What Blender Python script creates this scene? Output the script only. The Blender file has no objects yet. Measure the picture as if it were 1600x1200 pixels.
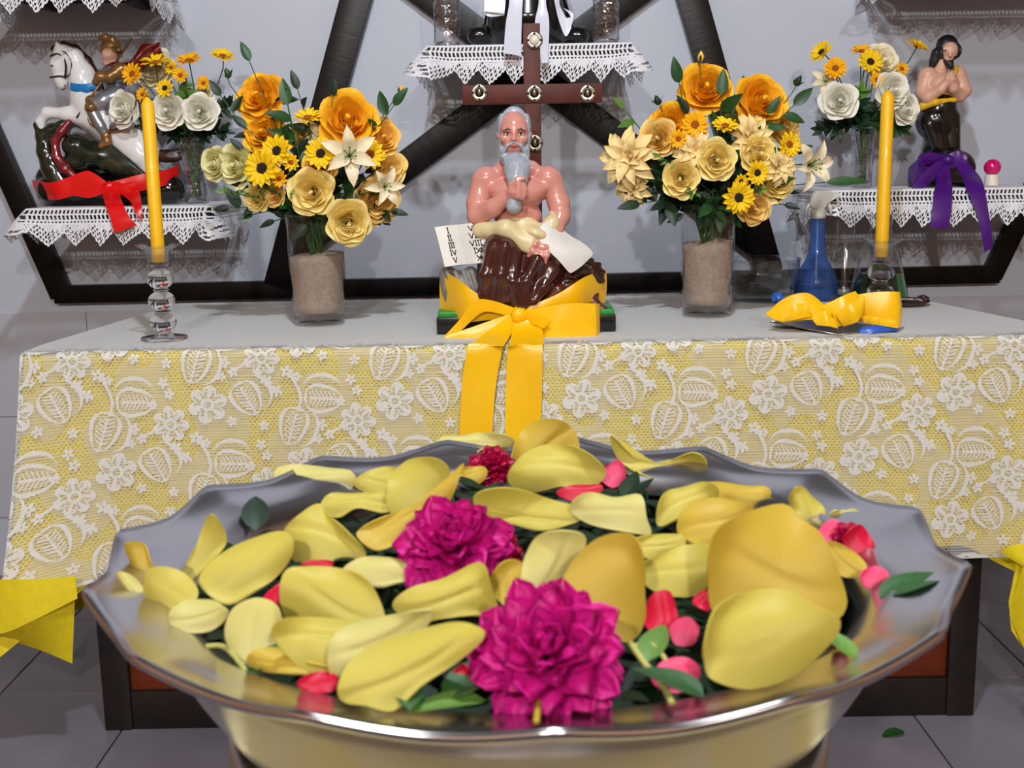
import bpy, bmesh, math, random
import numpy as np
from mathutils import Vector, Matrix
random.seed(7); RNG = np.random.default_rng(7)
S = bpy.context.scene; COL = S.collection
pi = math.pi; R_ = math.radians
# ------------------------------------------------------------------ camera, light, exposure
FPX, PITCH, ROLL, HC = 1850.0, R_(10.7), R_(-1.0), 1.175
cam = bpy.data.cameras.new('camera'); camo = bpy.data.objects.new('camera', cam); COL.objects.link(camo)
cam.sensor_width = 36; cam.lens = 36 * FPX / 1600; cam.clip_start = 0.02
CR = Matrix.Rotation(pi / 2 - PITCH, 3, 'X') @ Matrix.Rotation(ROLL, 3, 'Z')
CP = Vector((0, 0, HC))
camo.matrix_world = Matrix.Translation(CP) @ CR.to_4x4(); S.camera = camo
cam.dof.use_dof = True; cam.dof.focus_distance = 2.5; cam.dof.aperture_fstop = 20
w = bpy.data.worlds.new('world'); S.world = w; w.use_nodes = True
w.node_tree.nodes['Background'].inputs[0].default_value = (1, .93, .86, 1)
w.node_tree.nodes['Background'].inputs[1].default_value = 0.25
for lx, ly, lz, e, lc in ((-0.75, -2.6, 2.75, 320, (1, .965, .93)), (0.8, -2.6, 2.75, 235, (1, .965, .93)), (0.0, 0.8, 2.9, 165, (.82, .91, 1))):
    l = bpy.data.lights.new('ceiling_bulb', 'POINT'); l.energy = e; l.color = lc; l.shadow_soft_size = .05
    o = bpy.data.objects.new('ceiling_bulb_light', l); o.location = (lx, ly, lz); COL.objects.link(o)
S.view_settings.view_transform = 'Standard'; S.view_settings.look = 'None'
S.view_settings.gamma = 1; S.view_settings.use_curve_mapping = False; S.view_settings.exposure = -0.20
try: S.cycles.max_bounces = 10; S.cycles.transparent_max_bounces = 24; S.cycles.caustics_reflective = False
except Exception: pass
# ------------------------------------------------------------------ pixels of the photograph -> places in the room
def ray(px, py): return (CR @ Vector(((px - 800) / FPX, -(py - 600) / FPX, -1))).normalized()
def V(px, py, Y=None, Z=None):
    d = ray(px, py)
    t = (Y - CP.y) / d.y if Y is not None else (Z - CP.z) / d.z
    return CP + d * t
def upx(Y, z=1.0): return (Y * math.cos(PITCH) + (HC - z) * math.sin(PITCH)) / FPX      # metres per pixel at a distance
# ------------------------------------------------------------------ materials
def lin(c): return tuple(((x / 255) / 12.92 if x <= 10 else ((x / 255 + .055) / 1.055) ** 2.4) for x in c)
MATS = {}
def nd(nt, t, **kw):
    n = nt.nodes.new(t)
    for k, v in kw.items():
        if k.startswith('i_'): n.inputs[k[2:].replace('_', ' ')].default_value = v
        else: setattr(n, k, v)
    return n
def mat(name, rgb, rough=.5, metal=0, var=.12, scale=30, bump=0, coat=0, spec=.5, transl=0, rgb2=None, stretch=None, rnd=0):
    m = bpy.data.materials.new(name); m.use_nodes = True; nt = m.node_tree; L = nt.links
    b = nt.nodes['Principled BSDF']; out = nt.nodes['Material Output']
    tc = nd(nt, 'ShaderNodeTexCoord'); src = tc.outputs['Object']
    if stretch:
        mp = nd(nt, 'ShaderNodeMapping'); mp.inputs['Scale'].default_value = stretch; L.new(src, mp.inputs[0]); src = mp.outputs[0]
    nz = nd(nt, 'ShaderNodeTexNoise'); nz.inputs['Scale'].default_value = scale; nz.inputs['Detail'].default_value = 5; L.new(src, nz.inputs['Vector'])
    c = lin(rgb); c2 = lin(rgb2) if rgb2 else tuple(min(1, x * (1 + var)) for x in c); c1 = tuple(x * (1 - var) for x in c) if not rgb2 else c
    mx = nd(nt, 'ShaderNodeMix', data_type='RGBA'); mx.inputs[6].default_value = (*c1, 1); mx.inputs[7].default_value = (*c2, 1)
    rp = nd(nt, 'ShaderNodeMapRange'); rp.inputs[1].default_value = .3; rp.inputs[2].default_value = .7
    L.new(nz.outputs['Fac'], rp.inputs[0]); L.new(rp.outputs[0], mx.inputs[0]); col = mx.outputs[2]
    if rnd:
        oi = nd(nt, 'ShaderNodeObjectInfo'); hs = nd(nt, 'ShaderNodeHueSaturation')
        mr = nd(nt, 'ShaderNodeMapRange'); mr.inputs[3].default_value = 1 - rnd; mr.inputs[4].default_value = 1 + rnd
        L.new(oi.outputs['Random'], mr.inputs[0]); L.new(mr.outputs[0], hs.inputs['Value']); L.new(col, hs.inputs['Color']); col = hs.outputs[0]
    L.new(col, b.inputs['Base Color'])
    b.inputs['Roughness'].default_value = rough; b.inputs['Metallic'].default_value = metal
    b.inputs['Coat Weight'].default_value = coat; b.inputs['Coat Roughness'].default_value = .08; b.inputs['Specular IOR Level'].default_value = spec
    if bump:
        bp = nd(nt, 'ShaderNodeBump'); bp.inputs['Strength'].default_value = bump; bp.inputs['Distance'].default_value = .002
        L.new(nz.outputs['Fac'], bp.inputs['Height']); L.new(bp.outputs[0], b.inputs['Normal'])
    if transl:
        t = nd(nt, 'ShaderNodeBsdfTranslucent'); L.new(col, t.inputs[0]); ms = nd(nt, 'ShaderNodeMixShader'); ms.inputs[0].default_value = transl
        L.new(b.outputs[0], ms.inputs[1]); L.new(t.outputs[0], ms.inputs[2]); L.new(ms.outputs[0], out.inputs[0])
    MATS[name] = m; return m
def thin_glass(name, tint=(1, 1, 1), body=0.0, bodycol=(1, 1, 1), lo=.05, hi=.75, bump=0, scale=60):
    """thin clear wall: see-through with mirror-like edges"""
    m = bpy.data.materials.new(name); m.use_nodes = True; nt = m.node_tree; L = nt.links; nt.nodes.remove(nt.nodes['Principled BSDF'])
    out = nt.nodes['Material Output']
    tr = nd(nt, 'ShaderNodeBsdfTransparent'); tr.inputs[0].default_value = (*tint, 1)
    gl = nd(nt, 'ShaderNodeBsdfGlossy'); gl.inputs['Roughness'].default_value = .04
    lw = nd(nt, 'ShaderNodeLayerWeight'); lw.inputs[0].default_value = .45
    mr = nd(nt, 'ShaderNodeMapRange'); mr.inputs[3].default_value = lo; mr.inputs[4].default_value = hi
    L.new(lw.outputs['Facing'], mr.inputs[0]); ms = nd(nt, 'ShaderNodeMixShader')
    pw = nd(nt, 'ShaderNodeMath', operation='POWER'); pw.inputs[1].default_value = 2.2; L.new(lw.outputs['Facing'], pw.inputs[0]); L.new(pw.outputs[0], mr.inputs[0])
    L.new(mr.outputs[0], ms.inputs[0]); L.new(tr.outputs[0], ms.inputs[1]); L.new(gl.outputs[0], ms.inputs[2]); last = ms
    if bump:
        nz = nd(nt, 'ShaderNodeTexVoronoi'); nz.inputs['Scale'].default_value = scale; tc = nd(nt, 'ShaderNodeTexCoord'); L.new(tc.outputs['Object'], nz.inputs['Vector'])
        bp = nd(nt, 'ShaderNodeBump'); bp.inputs['Strength'].default_value = bump; bp.inputs['Distance'].default_value = .004; L.new(nz.outputs[0], bp.inputs['Height'])
        L.new(bp.outputs[0], gl.inputs['Normal']); L.new(bp.outputs[0], lw.inputs['Normal'])
    if body:
        df = nd(nt, 'ShaderNodeBsdfDiffuse'); df.inputs[0].default_value = (*bodycol, 1); m2 = nd(nt, 'ShaderNodeMixShader'); m2.inputs[0].default_value = body
        L.new(ms.outputs[0], m2.inputs[1]); L.new(df.outputs[0], m2.inputs[2]); last = m2
    L.new(last.outputs[0], out.inputs[0]); MATS[name] = m; return m
def solid_glass(name, tint=(1, 1, 1), ior=1.46):
    m = bpy.data.materials.new(name); m.use_nodes = True; b = m.node_tree.nodes['Principled BSDF']
    b.inputs['Base Color'].default_value = (*tint, 1); b.inputs['Roughness'].default_value = .0; b.inputs['IOR'].default_value = ior
    b.inputs['Transmission Weight'].default_value = 1; MATS[name] = m; return m
# ------------------------------------------------------------------ mesh building
class MB:
    def __init__(s): s.v = []; s.f = []; s.m = []
    def add(s, vs, fs, mi=0):
        o = len(s.v); s.v.extend([tuple(x) for x in vs]); s.f.extend([tuple(i + o for i in f) for f in fs]); s.m.extend([mi] * len(fs)); return s
    def box(s, lo, hi, mi=0, bev=0.0, M=None):
        (x0, y0, z0), (x1, y1, z1) = lo, hi; b = bev
        if b <= 0:
            vs = [(x, y, z) for z in (z0, z1) for y in (y0, y1) for x in (x0, x1)]
            fs = [(0, 2, 3, 1), (4, 5, 7, 6), (0, 1, 5, 4), (2, 6, 7, 3), (0, 4, 6, 2), (1, 3, 7, 5)]
        else:
            bm = bmesh.new(); bmesh.ops.create_cube(bm, size=1)
            for v in bm.verts: v.co = Vector(((x0 + x1) / 2 + v.co.x * (x1 - x0), (y0 + y1) / 2 + v.co.y * (y1 - y0), (z0 + z1) / 2 + v.co.z * (z1 - z0)))
            bmesh.ops.bevel(bm, geom=bm.edges[:], offset=b, segments=2, affect='EDGES', profile=.6)
            bm.verts.index_update(); vs = [v.co.copy() for v in bm.verts]; fs = [[v.index for v in f.verts] for f in bm.faces]; bm.free()
        if M is not None: vs = [M @ Vector(v) for v in vs]
        return s.add(vs, fs, mi)
    def lathe(s, prof, seg=32, c=(0, 0, 0), mi=0, wob=None, caps=False, M=None):
        vs = []; fs = []; n = len(prof)
        for i, (r, z) in enumerate(prof):
            for j in range(seg):
                a = 2 * pi * j / seg; rr, zz = (r, z) if wob is None else wob(r, z, a, i)
                p = Vector((c[0] + rr * math.cos(a), c[1] + rr * math.sin(a), c[2] + zz)); vs.append(M @ p if M is not None else p)
        for i in range(n - 1):
            for j in range(seg):
                k = (j + 1) % seg; fs.append((i * seg + j, i * seg + k, (i + 1) * seg + k, (i + 1) * seg + j))
        if caps: fs.append(tuple(range(seg))[::-1]); fs.append(tuple((n - 1) * seg + j for j in range(seg)))
        return s.add(vs, fs, mi)
    def tube(s, pts, rad, seg=8, mi=0, caps=True, flat=1.0):
        pts = [Vector(p) for p in pts]; n = len(pts); vs = []; fs = []
        rs = rad if hasattr(rad, '__len__') else [rad] * n; up = Vector((0, 0, 1)); prev = None
        for i, p in enumerate(pts):
            t = (pts[min(i + 1, n - 1)] - pts[max(i - 1, 0)]).normalized()
            if prev is None:
                a = t.cross(up); a = a if a.length > .05 else t.cross(Vector((1, 0, 0)))
            else: a = prev - t * prev.dot(t)
            a.normalize(); prev = a; b = t.cross(a)
            for j in range(seg):
                th = 2 * pi * j / seg; vs.append(p + (a * math.cos(th) + b * math.sin(th) * flat) * rs[i])
        for i in range(n - 1):
            for j in range(seg):
                k = (j + 1) % seg; fs.append((i * seg + j, i * seg + k, (i + 1) * seg + k, (i + 1) * seg + j))
        if caps: fs.append(tuple(range(seg))[::-1]); fs.append(tuple((n - 1) * seg + j for j in range(seg)))
        return s.add(vs, fs, mi)
    def ball(s, c, r, seg=12, rings=8, mi=0, M=None):
        r = r if hasattr(r, '__len__') else (r, r, r); c = Vector(c)
        vs = [Vector((0, 0, -1))]; fs = []
        for i in range(1, rings):
            ph = -pi / 2 + pi * i / rings
            for j in range(seg): vs.append(Vector((math.cos(ph) * math.cos(2 * pi * j / seg), math.cos(ph) * math.sin(2 * pi * j / seg), math.sin(ph))))
        vs.append(Vector((0, 0, 1))); t = len(vs) - 1
        for j in range(seg): fs.append((0, 1 + (j + 1) % seg, 1 + j)); fs.append((t, 1 + (rings - 2) * seg + j, 1 + (rings - 2) * seg + (j + 1) % seg))
        for i in range(rings - 2):
            for j in range(seg):
                k = (j + 1) % seg; fs.append((1 + i * seg + j, 1 + i * seg + k, 1 + (i + 1) * seg + k, 1 + (i + 1) * seg + j))
        out = []
        for v in vs:
            v = Vector((v.x * r[0], v.y * r[1], v.z * r[2])); v = M @ v if M is not None else v; out.append(v + c)
        return s.add(out, fs, mi)
    def grid(s, P, mi=0, wrap=False):
        n, m = len(P), len(P[0]); vs = [p for row in P for p in row]; fs = []
        for i in range(n - 1):
            for j in range(m - 1 + (1 if wrap else 0)):
                k = (j + 1) % m; fs.append((i * m + j, i * m + k, (i + 1) * m + k, (i + 1) * m + j))
        return s.add(vs, fs, mi)
    def mesh(s, name, mats, smooth=True):
        me = bpy.data.meshes.new(name); me.from_pydata([tuple(v) for v in s.v], [], s.f)
        for m in (mats if isinstance(mats, (list, tuple)) else [mats]): me.materials.append(m)
        if any(s.m): me.polygons.foreach_set('material_index', s.m)
        if smooth: me.polygons.foreach_set('use_smooth', [True] * len(s.f))
        me.update(); return me
def link(name, me, parent=None, M=None, kind=None):
    o = bpy.data.objects.new(name, me); COL.objects.link(o)
    if parent is not None: o.parent = parent
    if M is not None: o.matrix_local = M
    if kind: o['kind'] = kind
    return o
def obj(name, mb, mats, parent=None, M=None, kind=None, smooth=True, sol=0, sub=0, sharp=None):
    o = link(name, mb.mesh(name, mats, smooth), parent, M, kind)
    if sub: m = o.modifiers.new('s', 'SUBSURF'); m.levels = m.render_levels = sub
    if sol: m = o.modifiers.new('t', 'SOLIDIFY'); m.thickness = sol; m.offset = 0; e = o.modifiers.new('e', 'EDGE_SPLIT'); e.split_angle = R_(65)
    if sharp: o.data.set_sharp_from_angle(angle=R_(sharp))
    return o
def tag(o, label, cat, group=None, kind=None):
    o['label'] = label; o['category'] = cat
    if group: o['group'] = group
    if kind: o['kind'] = kind
    return o
def thing(name, label, cat, loc=(0, 0, 0), group=None, M=None):
    o = bpy.data.objects.new(name, None); COL.objects.link(o); o.empty_display_size = .02
    o.matrix_world = M if M is not None else Matrix.Translation(Vector(loc)); return tag(o, label, cat, group)
def struct(name, mb, mats, parent=None, **kw): return obj(name, mb, mats, parent, kind='structure', **kw)
def frame_to(z, roll=0, loc=(0, 0, 0)):
    z = Vector(z).normalized(); x = Vector((0, 0, 1)).cross(z); x = x if x.length > .01 else Vector((1, 0, 0)); x.normalize(); y = z.cross(x)
    return Matrix.Translation(Vector(loc)) @ Matrix((x, y, z)).transposed().to_4x4() @ Matrix.Rotation(roll, 4, 'Z')
def crom(pts, n, closed=False):
    P = [Vector(p) for p in pts]; m = len(P); out = []; segs = m if closed else m - 1
    for k in range(n):
        t = k / (n if closed else n - 1) * segs; i = min(int(t), segs - 1); f = t - i
        g = (lambda q: P[q % m]) if closed else (lambda q: P[max(0, min(m - 1, q))])
        a, b, c, d = g(i - 1), g(i), g(i + 1), g(i + 2)
        out.append(.5 * ((2 * b) + (c - a) * f + (2 * a - 5 * b + 4 * c - d) * f * f + (3 * b - a - 3 * c + d) * f ** 3))
    return out
# smooth solids: rounded bodies melted together, one continuous skin
def sdf_mesh(name, prims, res, mats, k=.004):
    lo = np.full(3, 1e9); hi = np.full(3, -1e9); bb = []
    pk = []; kk = k
    for p in prims:
        if isinstance(p, (int, float)): kk = p
        else: pk.append((p, kk))
    prims = [p for p, _ in pk]; ks = [q for _, q in pk]; km = max(ks)
    for p in prims:
        if p[0] == 'c': pts = np.array([p[1], p[2]]); r = max(p[3], p[4]); a, b = pts.min(0) - r, pts.max(0) + r
        else: r = max(p[2]); c = np.array(p[1]); a, b = c - r, c + r
        bb.append((a, b)); neg = (p[-1] == -1)
        if not neg: lo = np.minimum(lo, a); hi = np.maximum(hi, b)
    lo -= 2.5 * res; hi += 2.5 * res; n = np.ceil((hi - lo) / res).astype(int) + 1
    F = np.full(n, .05, np.float32); D = np.full(n, 1e3, np.float32); ID = np.zeros(n, np.int8)
    ax = [lo[i] + res * np.arange(n[i]) for i in range(3)]
    for p, (a, b), k in zip(prims, bb, ks):
        i0 = np.clip(((a - lo - 2.2 * k) / res).astype(int) - 2, 0, n); i1 = np.clip(((b - lo + 2.2 * k) / res).astype(int) + 3, 0, n)
        sl = tuple(slice(i0[i], i1[i]) for i in range(3))
        if min(i1 - i0) <= 0: continue
        X, Y, Z = np.meshgrid(ax[0][sl[0]], ax[1][sl[1]], ax[2][sl[2]], indexing='ij')
        mi = p[-1]
        if p[0] == 'c':
            A = np.array(p[1]); B = np.array(p[2]); d = B - A; L2 = max(d @ d, 1e-12)
            t = np.clip(((X - A[0]) * d[0] + (Y - A[1]) * d[1] + (Z - A[2]) * d[2]) / L2, 0, 1)
            f = np.sqrt((X - A[0] - t * d[0]) ** 2 + (Y - A[1] - t * d[1]) ** 2 + (Z - A[2] - t * d[2]) ** 2) - (p[3] + (p[4] - p[3]) * t)
        else:
            c = p[1]; r = p[2]; q = [X - c[0], Y - c[1], Z - c[2]]
            if p[3] is not None:
                Rm = np.array(p[3].transposed()); q = [Rm[i][0] * q[0] + Rm[i][1] * q[1] + Rm[i][2] * q[2] for i in range(3)]
            k0 = np.sqrt((q[0] / r[0]) ** 2 + (q[1] / r[1]) ** 2 + (q[2] / r[2]) ** 2)
            k1 = np.sqrt((q[0] / r[0] ** 2) ** 2 + (q[1] / r[1] ** 2) ** 2 + (q[2] / r[2] ** 2) ** 2) + 1e-9
            f = k0 * (k0 - 1) / k1
        f = f.astype(np.float32); g = F[sl]
        if mi == -1:
            h = np.clip(.5 - .5 * (g + f) / k, 0, 1); F[sl] = g + (-f - g) * h + k * h * (1 - h)
        else:
            h = np.clip(.5 + .5 * (g - f) / k, 0, 1); F[sl] = g + (f - g) * h - k * h * (1 - h)
            dd = D[sl]; m = f < dd; dd[m] = f[m]; ID[sl][m] = mi
    ins = F < 0; c8 = [ins[i:n[0] - 1 + i, j:n[1] - 1 + j, l:n[2] - 1 + l] for i in (0, 1) for j in (0, 1) for l in (0, 1)]
    sm = sum(c.astype(np.int8) for c in c8); mask = (sm > 0) & (sm < 8); idx = np.full(mask.shape, -1, np.int64); idx[mask] = np.arange(mask.sum())
    I, J, K = np.nonzero(mask); acc = np.zeros((len(I), 3)); cnt = np.zeros(len(I))
    offs = [(i, j, l) for i in (0, 1) for j in (0, 1) for l in (0, 1)]
    for a in offs:
        for d in range(3):
            if a[d] == 0:
                b = list(a); b[d] = 1
                fa = F[I + a[0], J + a[1], K + a[2]]; fb = F[I + b[0], J + b[1], K + b[2]]; m = (fa < 0) != (fb < 0)
                t = np.where(m, fa / np.where(np.abs(fa - fb) < 1e-12, 1, fa - fb), 0)
                pa = np.stack([I + a[0], J + a[1], K + a[2]], 1).astype(float); pa[:, d] += t; acc[m] += pa[m]; cnt[m] += 1
    vs = lo + res * acc / cnt[:, None]; fs = []; mids = []
    for d in range(3):
        e0 = [slice(1, n[0] - 1), slice(1, n[1] - 1), slice(1, n[2] - 1)]; e1 = list(e0); e0[d] = slice(0, n[d] - 1); e1[d] = slice(1, n[d])
        A = ins[tuple(e0)]; B = ins[tuple(e1)]; x = np.stack(np.nonzero(A != B), 1)
        if len(x) == 0: continue
        off = np.ones(3, int); off[d] = 0; g = x + off; u, v = (d + 1) % 3, (d + 2) % 3
        def cell(du, dv): h = g.copy(); h[:, u] += du; h[:, v] += dv; return idx[h[:, 0], h[:, 1], h[:, 2]]
        q = np.stack([cell(-1, -1), cell(0, -1), cell(0, 0), cell(-1, 0)], 1); fl = ~A[tuple(x.T)]; q[fl] = q[fl][:, ::-1]
        ok = (q >= 0).all(1); fs.append(q[ok]); mids.append(ID[g[ok][:, 0], g[ok][:, 1], g[ok][:, 2]])
    fs = np.concatenate(fs); mids = np.concatenate(mids)
    return np_mesh(name, vs, fs, mats, mids)
def np_mesh(name, vs, fs, mats, mids=None, smooth=True, compact=False):
    if compact:
        u, inv = np.unique(fs, return_inverse=True); vs = vs[u]; fs = inv.reshape(fs.shape)
    me = bpy.data.meshes.new(name); me.vertices.add(len(vs)); me.vertices.foreach_set('co', np.asarray(vs, np.float32).ravel())
    me.loops.add(fs.size); me.loops.foreach_set('vertex_index', fs.ravel().astype(np.int32)); me.polygons.add(len(fs))
    me.polygons.foreach_set('loop_start', np.arange(0, fs.size, 4, dtype=np.int32))
    for m in (mats if isinstance(mats, (list, tuple)) else [mats]): me.materials.append(m)
    if mids is not None: me.polygons.foreach_set('material_index', mids.astype(np.int32))
    if smooth: me.polygons.foreach_set('use_smooth', np.ones(len(fs), bool))
    me.update(calc_edges=True); me.validate(); return me
# ribbon of satin between two edge lines
def strip(mb, A, B, n=28, m=6, bulge=.004, mi=0, ripple=.0):
    a, b = crom(A, n), crom(B, n); P = []
    for i in range(n):
        t = (a[min(i + 1, n - 1)] - a[max(0, i - 1)]); w_ = b[i] - a[i]; nn = t.cross(w_)
        nn = nn.normalized() if nn.length > 1e-9 else Vector((0, -1, 0)); nn = nn if nn.y < 0 else -nn; row = []
        for j in range(m + 1):
            s_ = j / m; row.append(a[i] + w_ * s_ + nn * (bulge * math.sin(pi * s_) + ripple * math.sin(i * .5 + s_ * 2)))
        P.append(row)
    return mb.grid(P, mi)
# ------------------------------------------------------------------ palette
mat('wall_paint', (190, 195, 208), .55, var=.03, scale=3, bump=.05)
mat('wall_tile_glaze', (186, 188, 198), .3, var=.03, scale=4)
mat('warm_wall', (158, 124, 96), .8, var=.04, scale=3)
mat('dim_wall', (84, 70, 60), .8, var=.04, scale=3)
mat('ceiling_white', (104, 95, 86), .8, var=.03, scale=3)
mat('floor_tile_glaze', (112, 108, 118), .34, var=.12, scale=5, rgb2=(132, 127, 138), bump=.06, rnd=.08)
mat('grout', (52, 47, 46), .9)
mat('dark_wood', (12, 8, 8), .34, var=.5, scale=14, bump=.2, stretch=(1, 1, 7), spec=.22)
mat('raw_wood', (98, 78, 62), .8, var=.4, scale=60, bump=.6)
mat('cabinet_black', (19, 14, 15), .42, var=.4, scale=25, bump=.15, rgb2=(34, 22, 18))
mat('cabinet_red', (92, 35, 9), .5, var=.3, scale=9, rgb2=(116, 46, 12), stretch=(1, 1, 6), bump=.1)
mat('cross_wood', (70, 23, 12), .5, var=.35, scale=30, bump=.15, rgb2=(90, 33, 18), spec=.3)
mat('yellow_cloth', (234, 212, 22), .75, var=.06, scale=60, bump=.1, transl=.15)
mat('board_paint', (60, 48, 44), .6)
def weave_mat(name, rgb, tint_lo, attr=True):
    m = bpy.data.materials.new(name); m.use_nodes = True; nt = m.node_tree; L = nt.links; b = nt.nodes['Principled BSDF']; out = nt.nodes['Material Output']
    tc = nd(nt, 'ShaderNodeTexCoord'); nz = nd(nt, 'ShaderNodeTexNoise'); nz.inputs['Scale'].default_value = 900; L.new(tc.outputs['Object'], nz.inputs['Vector'])
    bp = nd(nt, 'ShaderNodeBump'); bp.inputs['Strength'].default_value = .4; bp.inputs['Distance'].default_value = .001; L.new(nz.outputs[0], bp.inputs['Height']); L.new(bp.outputs[0], b.inputs['Normal'])
    b.inputs['Base Color'].default_value = (*lin(rgb), 1); b.inputs['Roughness'].default_value = .85; b.inputs['Specular IOR Level'].default_value = .2
    if attr:
        at = nd(nt, 'ShaderNodeAttribute'); at.attribute_name = 'weave'; tr = nd(nt, 'ShaderNodeBsdfTransparent'); ms = nd(nt, 'ShaderNodeMixShader')
        L.new(at.outputs['Fac'], ms.inputs[0]); L.new(tr.outputs[0], ms.inputs[1]); L.new(b.outputs[0], ms.inputs[2]); L.new(ms.outputs[0], out.inputs[0])
    MATS[name] = m; return m
weave_mat('lace_thread', (232, 232, 230), None); weave_mat('crochet_thread', (232, 231, 236), None, False)
# ------------------------------------------------------------------ room shell
WY = 3.33; HT = .82; FY = 2.28
XL0, XR0, YB, ZC = -2.4, 2.5, -3.4, 3.0
b = MB().box((XL0, WY, -.02), (XR0, WY + .1, ZC)); WALL = struct('wall_back', b, MATS['wall_paint'], smooth=False)
b = MB().box((XL0 - .1, YB, -.02), (XL0, WY + .1, ZC)); struct('wall_left', b, MATS['warm_wall'], smooth=False)
b = MB().box((XR0, YB, -.02), (XR0 + .1, WY + .1, ZC)); struct('wall_right', b, MATS['warm_wall'], smooth=False)
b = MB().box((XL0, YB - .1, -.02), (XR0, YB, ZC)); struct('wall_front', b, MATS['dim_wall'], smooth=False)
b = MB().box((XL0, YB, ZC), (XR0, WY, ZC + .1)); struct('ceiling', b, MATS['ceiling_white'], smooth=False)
b = MB().box((XL0, YB, -.1), (XR0, WY, -.006)); FLOOR = struct('floor', b, MATS['grout'], smooth=False)
TW, TD = .337, .45
tm = MB().box((.002, .002, -.006), (TW - .002, TD - .002, 0), bev=.0018).mesh('floor_tile', MATS['floor_tile_glaze'], False)
tm2 = MB().box((.002, .002, -.006), (TW - .002, WY - .001 - (V(1545, 943, Z=0).y + 0), 0), bev=.0018).mesh('floor_tile_cut', MATS['floor_tile_glaze'], False)
tx0 = V(1430, 1120, Z=0).x - 6 * TW; ty0 = V(1545, 943, Z=0).y - 7 * TD
for i in range(-6, 14):
    for j in range(0, 11):
        x, y = tx0 + i * TW, ty0 + j * TD
        if y > WY - .05 or x < XL0 or x + TW > XR0: continue
        link('tile', tm if y + TD < WY else tm2, FLOOR, Matrix.Translation((x, y, 0)), 'structure')
zt = V(100, 476, Y=WY).z      # top of the glazed wall tiles, just under the beam
for k, x in enumerate(np.arange(V(137, 510, Y=WY).x - 4 * .45, XR0 - .45, .45)):
    if x < XL0: continue
    for j in range(3):
        z1 = zt - .02 - j * .30
        if z1 < .3: continue
        link('tile', MB().box((.0012, -.004, .0012), (.4488, .003, .2988), bev=.001).mesh('wall_tile', MATS['wall_tile_glaze'], False), WALL, Matrix.Translation((x, WY - .003, z1 - .3)), 'structure')
# ------------------------------------------------------------------ wooden star on the wall
star = thing('wall_star', 'large glossy dark wooden star lattice fixed on the white wall behind the altar', 'wall ornament', V(830, 440, Y=WY - .02))
sl = star.location.copy()
def beam(p, q, wpx, y0=.036, y1=.001, m='dark_wood', raw=False):
    A = V(*p, Y=WY - .02); B = V(*q, Y=WY - .02); d = B - A; d.y = 0; L_ = d.length; z = d.normalized(); yv = Vector((0, 1, 0)); xv = yv.cross(z)
    Mx = Matrix.Translation(Vector((A.x, WY, A.z)) - sl) @ Matrix((xv, yv, z)).transposed().to_4x4(); wd = wpx * upx(WY) / 2
    bb = MB().box((-wd, -y0, 0), (wd, -y1, L_), bev=.003); o = obj('beam', bb, MATS[m], star, Mx, sharp=40); return o
beam((86, 460), (1560, 428), 28, .034)
beam((98, 462), (-70, 85), 34, .036); beam((1548, 432), (1640, 245), 30, .036)
beam((436, 448), (624, -250), 46, .040); beam((1200, 425), (1008, -260), 44, .040)
beam((440, 405), (1060, -62), 44, .030); beam((1192, 387), (590, -66), 44, .030)
beam((560, -70), (1080, -82), 40, .026)
# ------------------------------------------------------------------ altar table
cl, cr_ = V(165, 1148, Z=0), V(1521, 1118, Z=0); BY = 2.335; xl, xr = cl.x * BY / cl.y, cr_.x * BY / cr_.y
tab = thing('altar_table', 'black framed altar table with red-brown panels under the lace cloth', 'table', ((xl + xr) / 2, BY + .35, 0)); to = tab.location.copy()
def tb(n, lo, hi, m, bev=.003): return obj(n, MB().box([a - c for a, c in zip(lo, to)], [a - c for a, c in zip(hi, to)], bev=bev), MATS[m], tab, sharp=40)
tb('leg', (xl, BY, 0), (xl + .058, BY + .06, HT - .03), 'cabinet_black'); tb('leg', (xr - .058, BY, 0), (xr, BY + .06, HT - .03), 'cabinet_black')
tb('leg', (xl, BY + .62, 0), (xl + .058, BY + .68, HT - .03), 'cabinet_black'); tb('leg', (xr - .058, BY + .62, 0), (xr, BY + .68, HT - .03), 'cabinet_black')
tb('bottom_rail', (xl + .058, BY + .004, 0), (xr - .058, BY + .05, .085), 'cabinet_black'); tb('top_rail', (xl + .058, BY + .004, HT - .11), (xr - .058, BY + .05, HT - .03), 'cabinet_black')
tb('front_panel', (xl + .05, BY + .018, .08), (xr - .05, BY + .034, HT - .1), 'cabinet_red', .001)
tb('side_panel', (xl + .01, BY + .05, .03), (xl + .025, BY + .63, HT - .03), 'cabinet_red', .001); tb('side_panel', (xr - .025, BY + .05, .03), (xr - .01, BY + .63, HT - .03), 'cabinet_red', .001)
TL, TR = V(35, 547, Z=HT).x, V(1700, 530, Z=HT).x; BL, BR = V(285, 478, Z=HT), V(1350, 455, Z=HT); BKY = 3.07
TL = TL * FY / V(35, 547, Z=HT).y
BLx, BRx = -.93, 1.02
BLx = V(262, 484, Z=HT).x; BRx = V(1400, 466, Z=HT).x
mbt = MB(); q = [(TL + .01, FY + .012), (TR - .01, FY + .012), (BRx, BKY), (BLx, BKY)]
mbt.add([(x - to.x, y - to.y, z - to.z) for z in (HT - .03, HT - .002) for x, y in q], [(3, 2, 1, 0), (4, 5, 6, 7), (0, 1, 5, 4), (1, 2, 6, 5), (2, 3, 7, 6), (3, 0, 4, 7)])
obj('table_top', mbt, MATS['cabinet_black'], tab, smooth=False)
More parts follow.
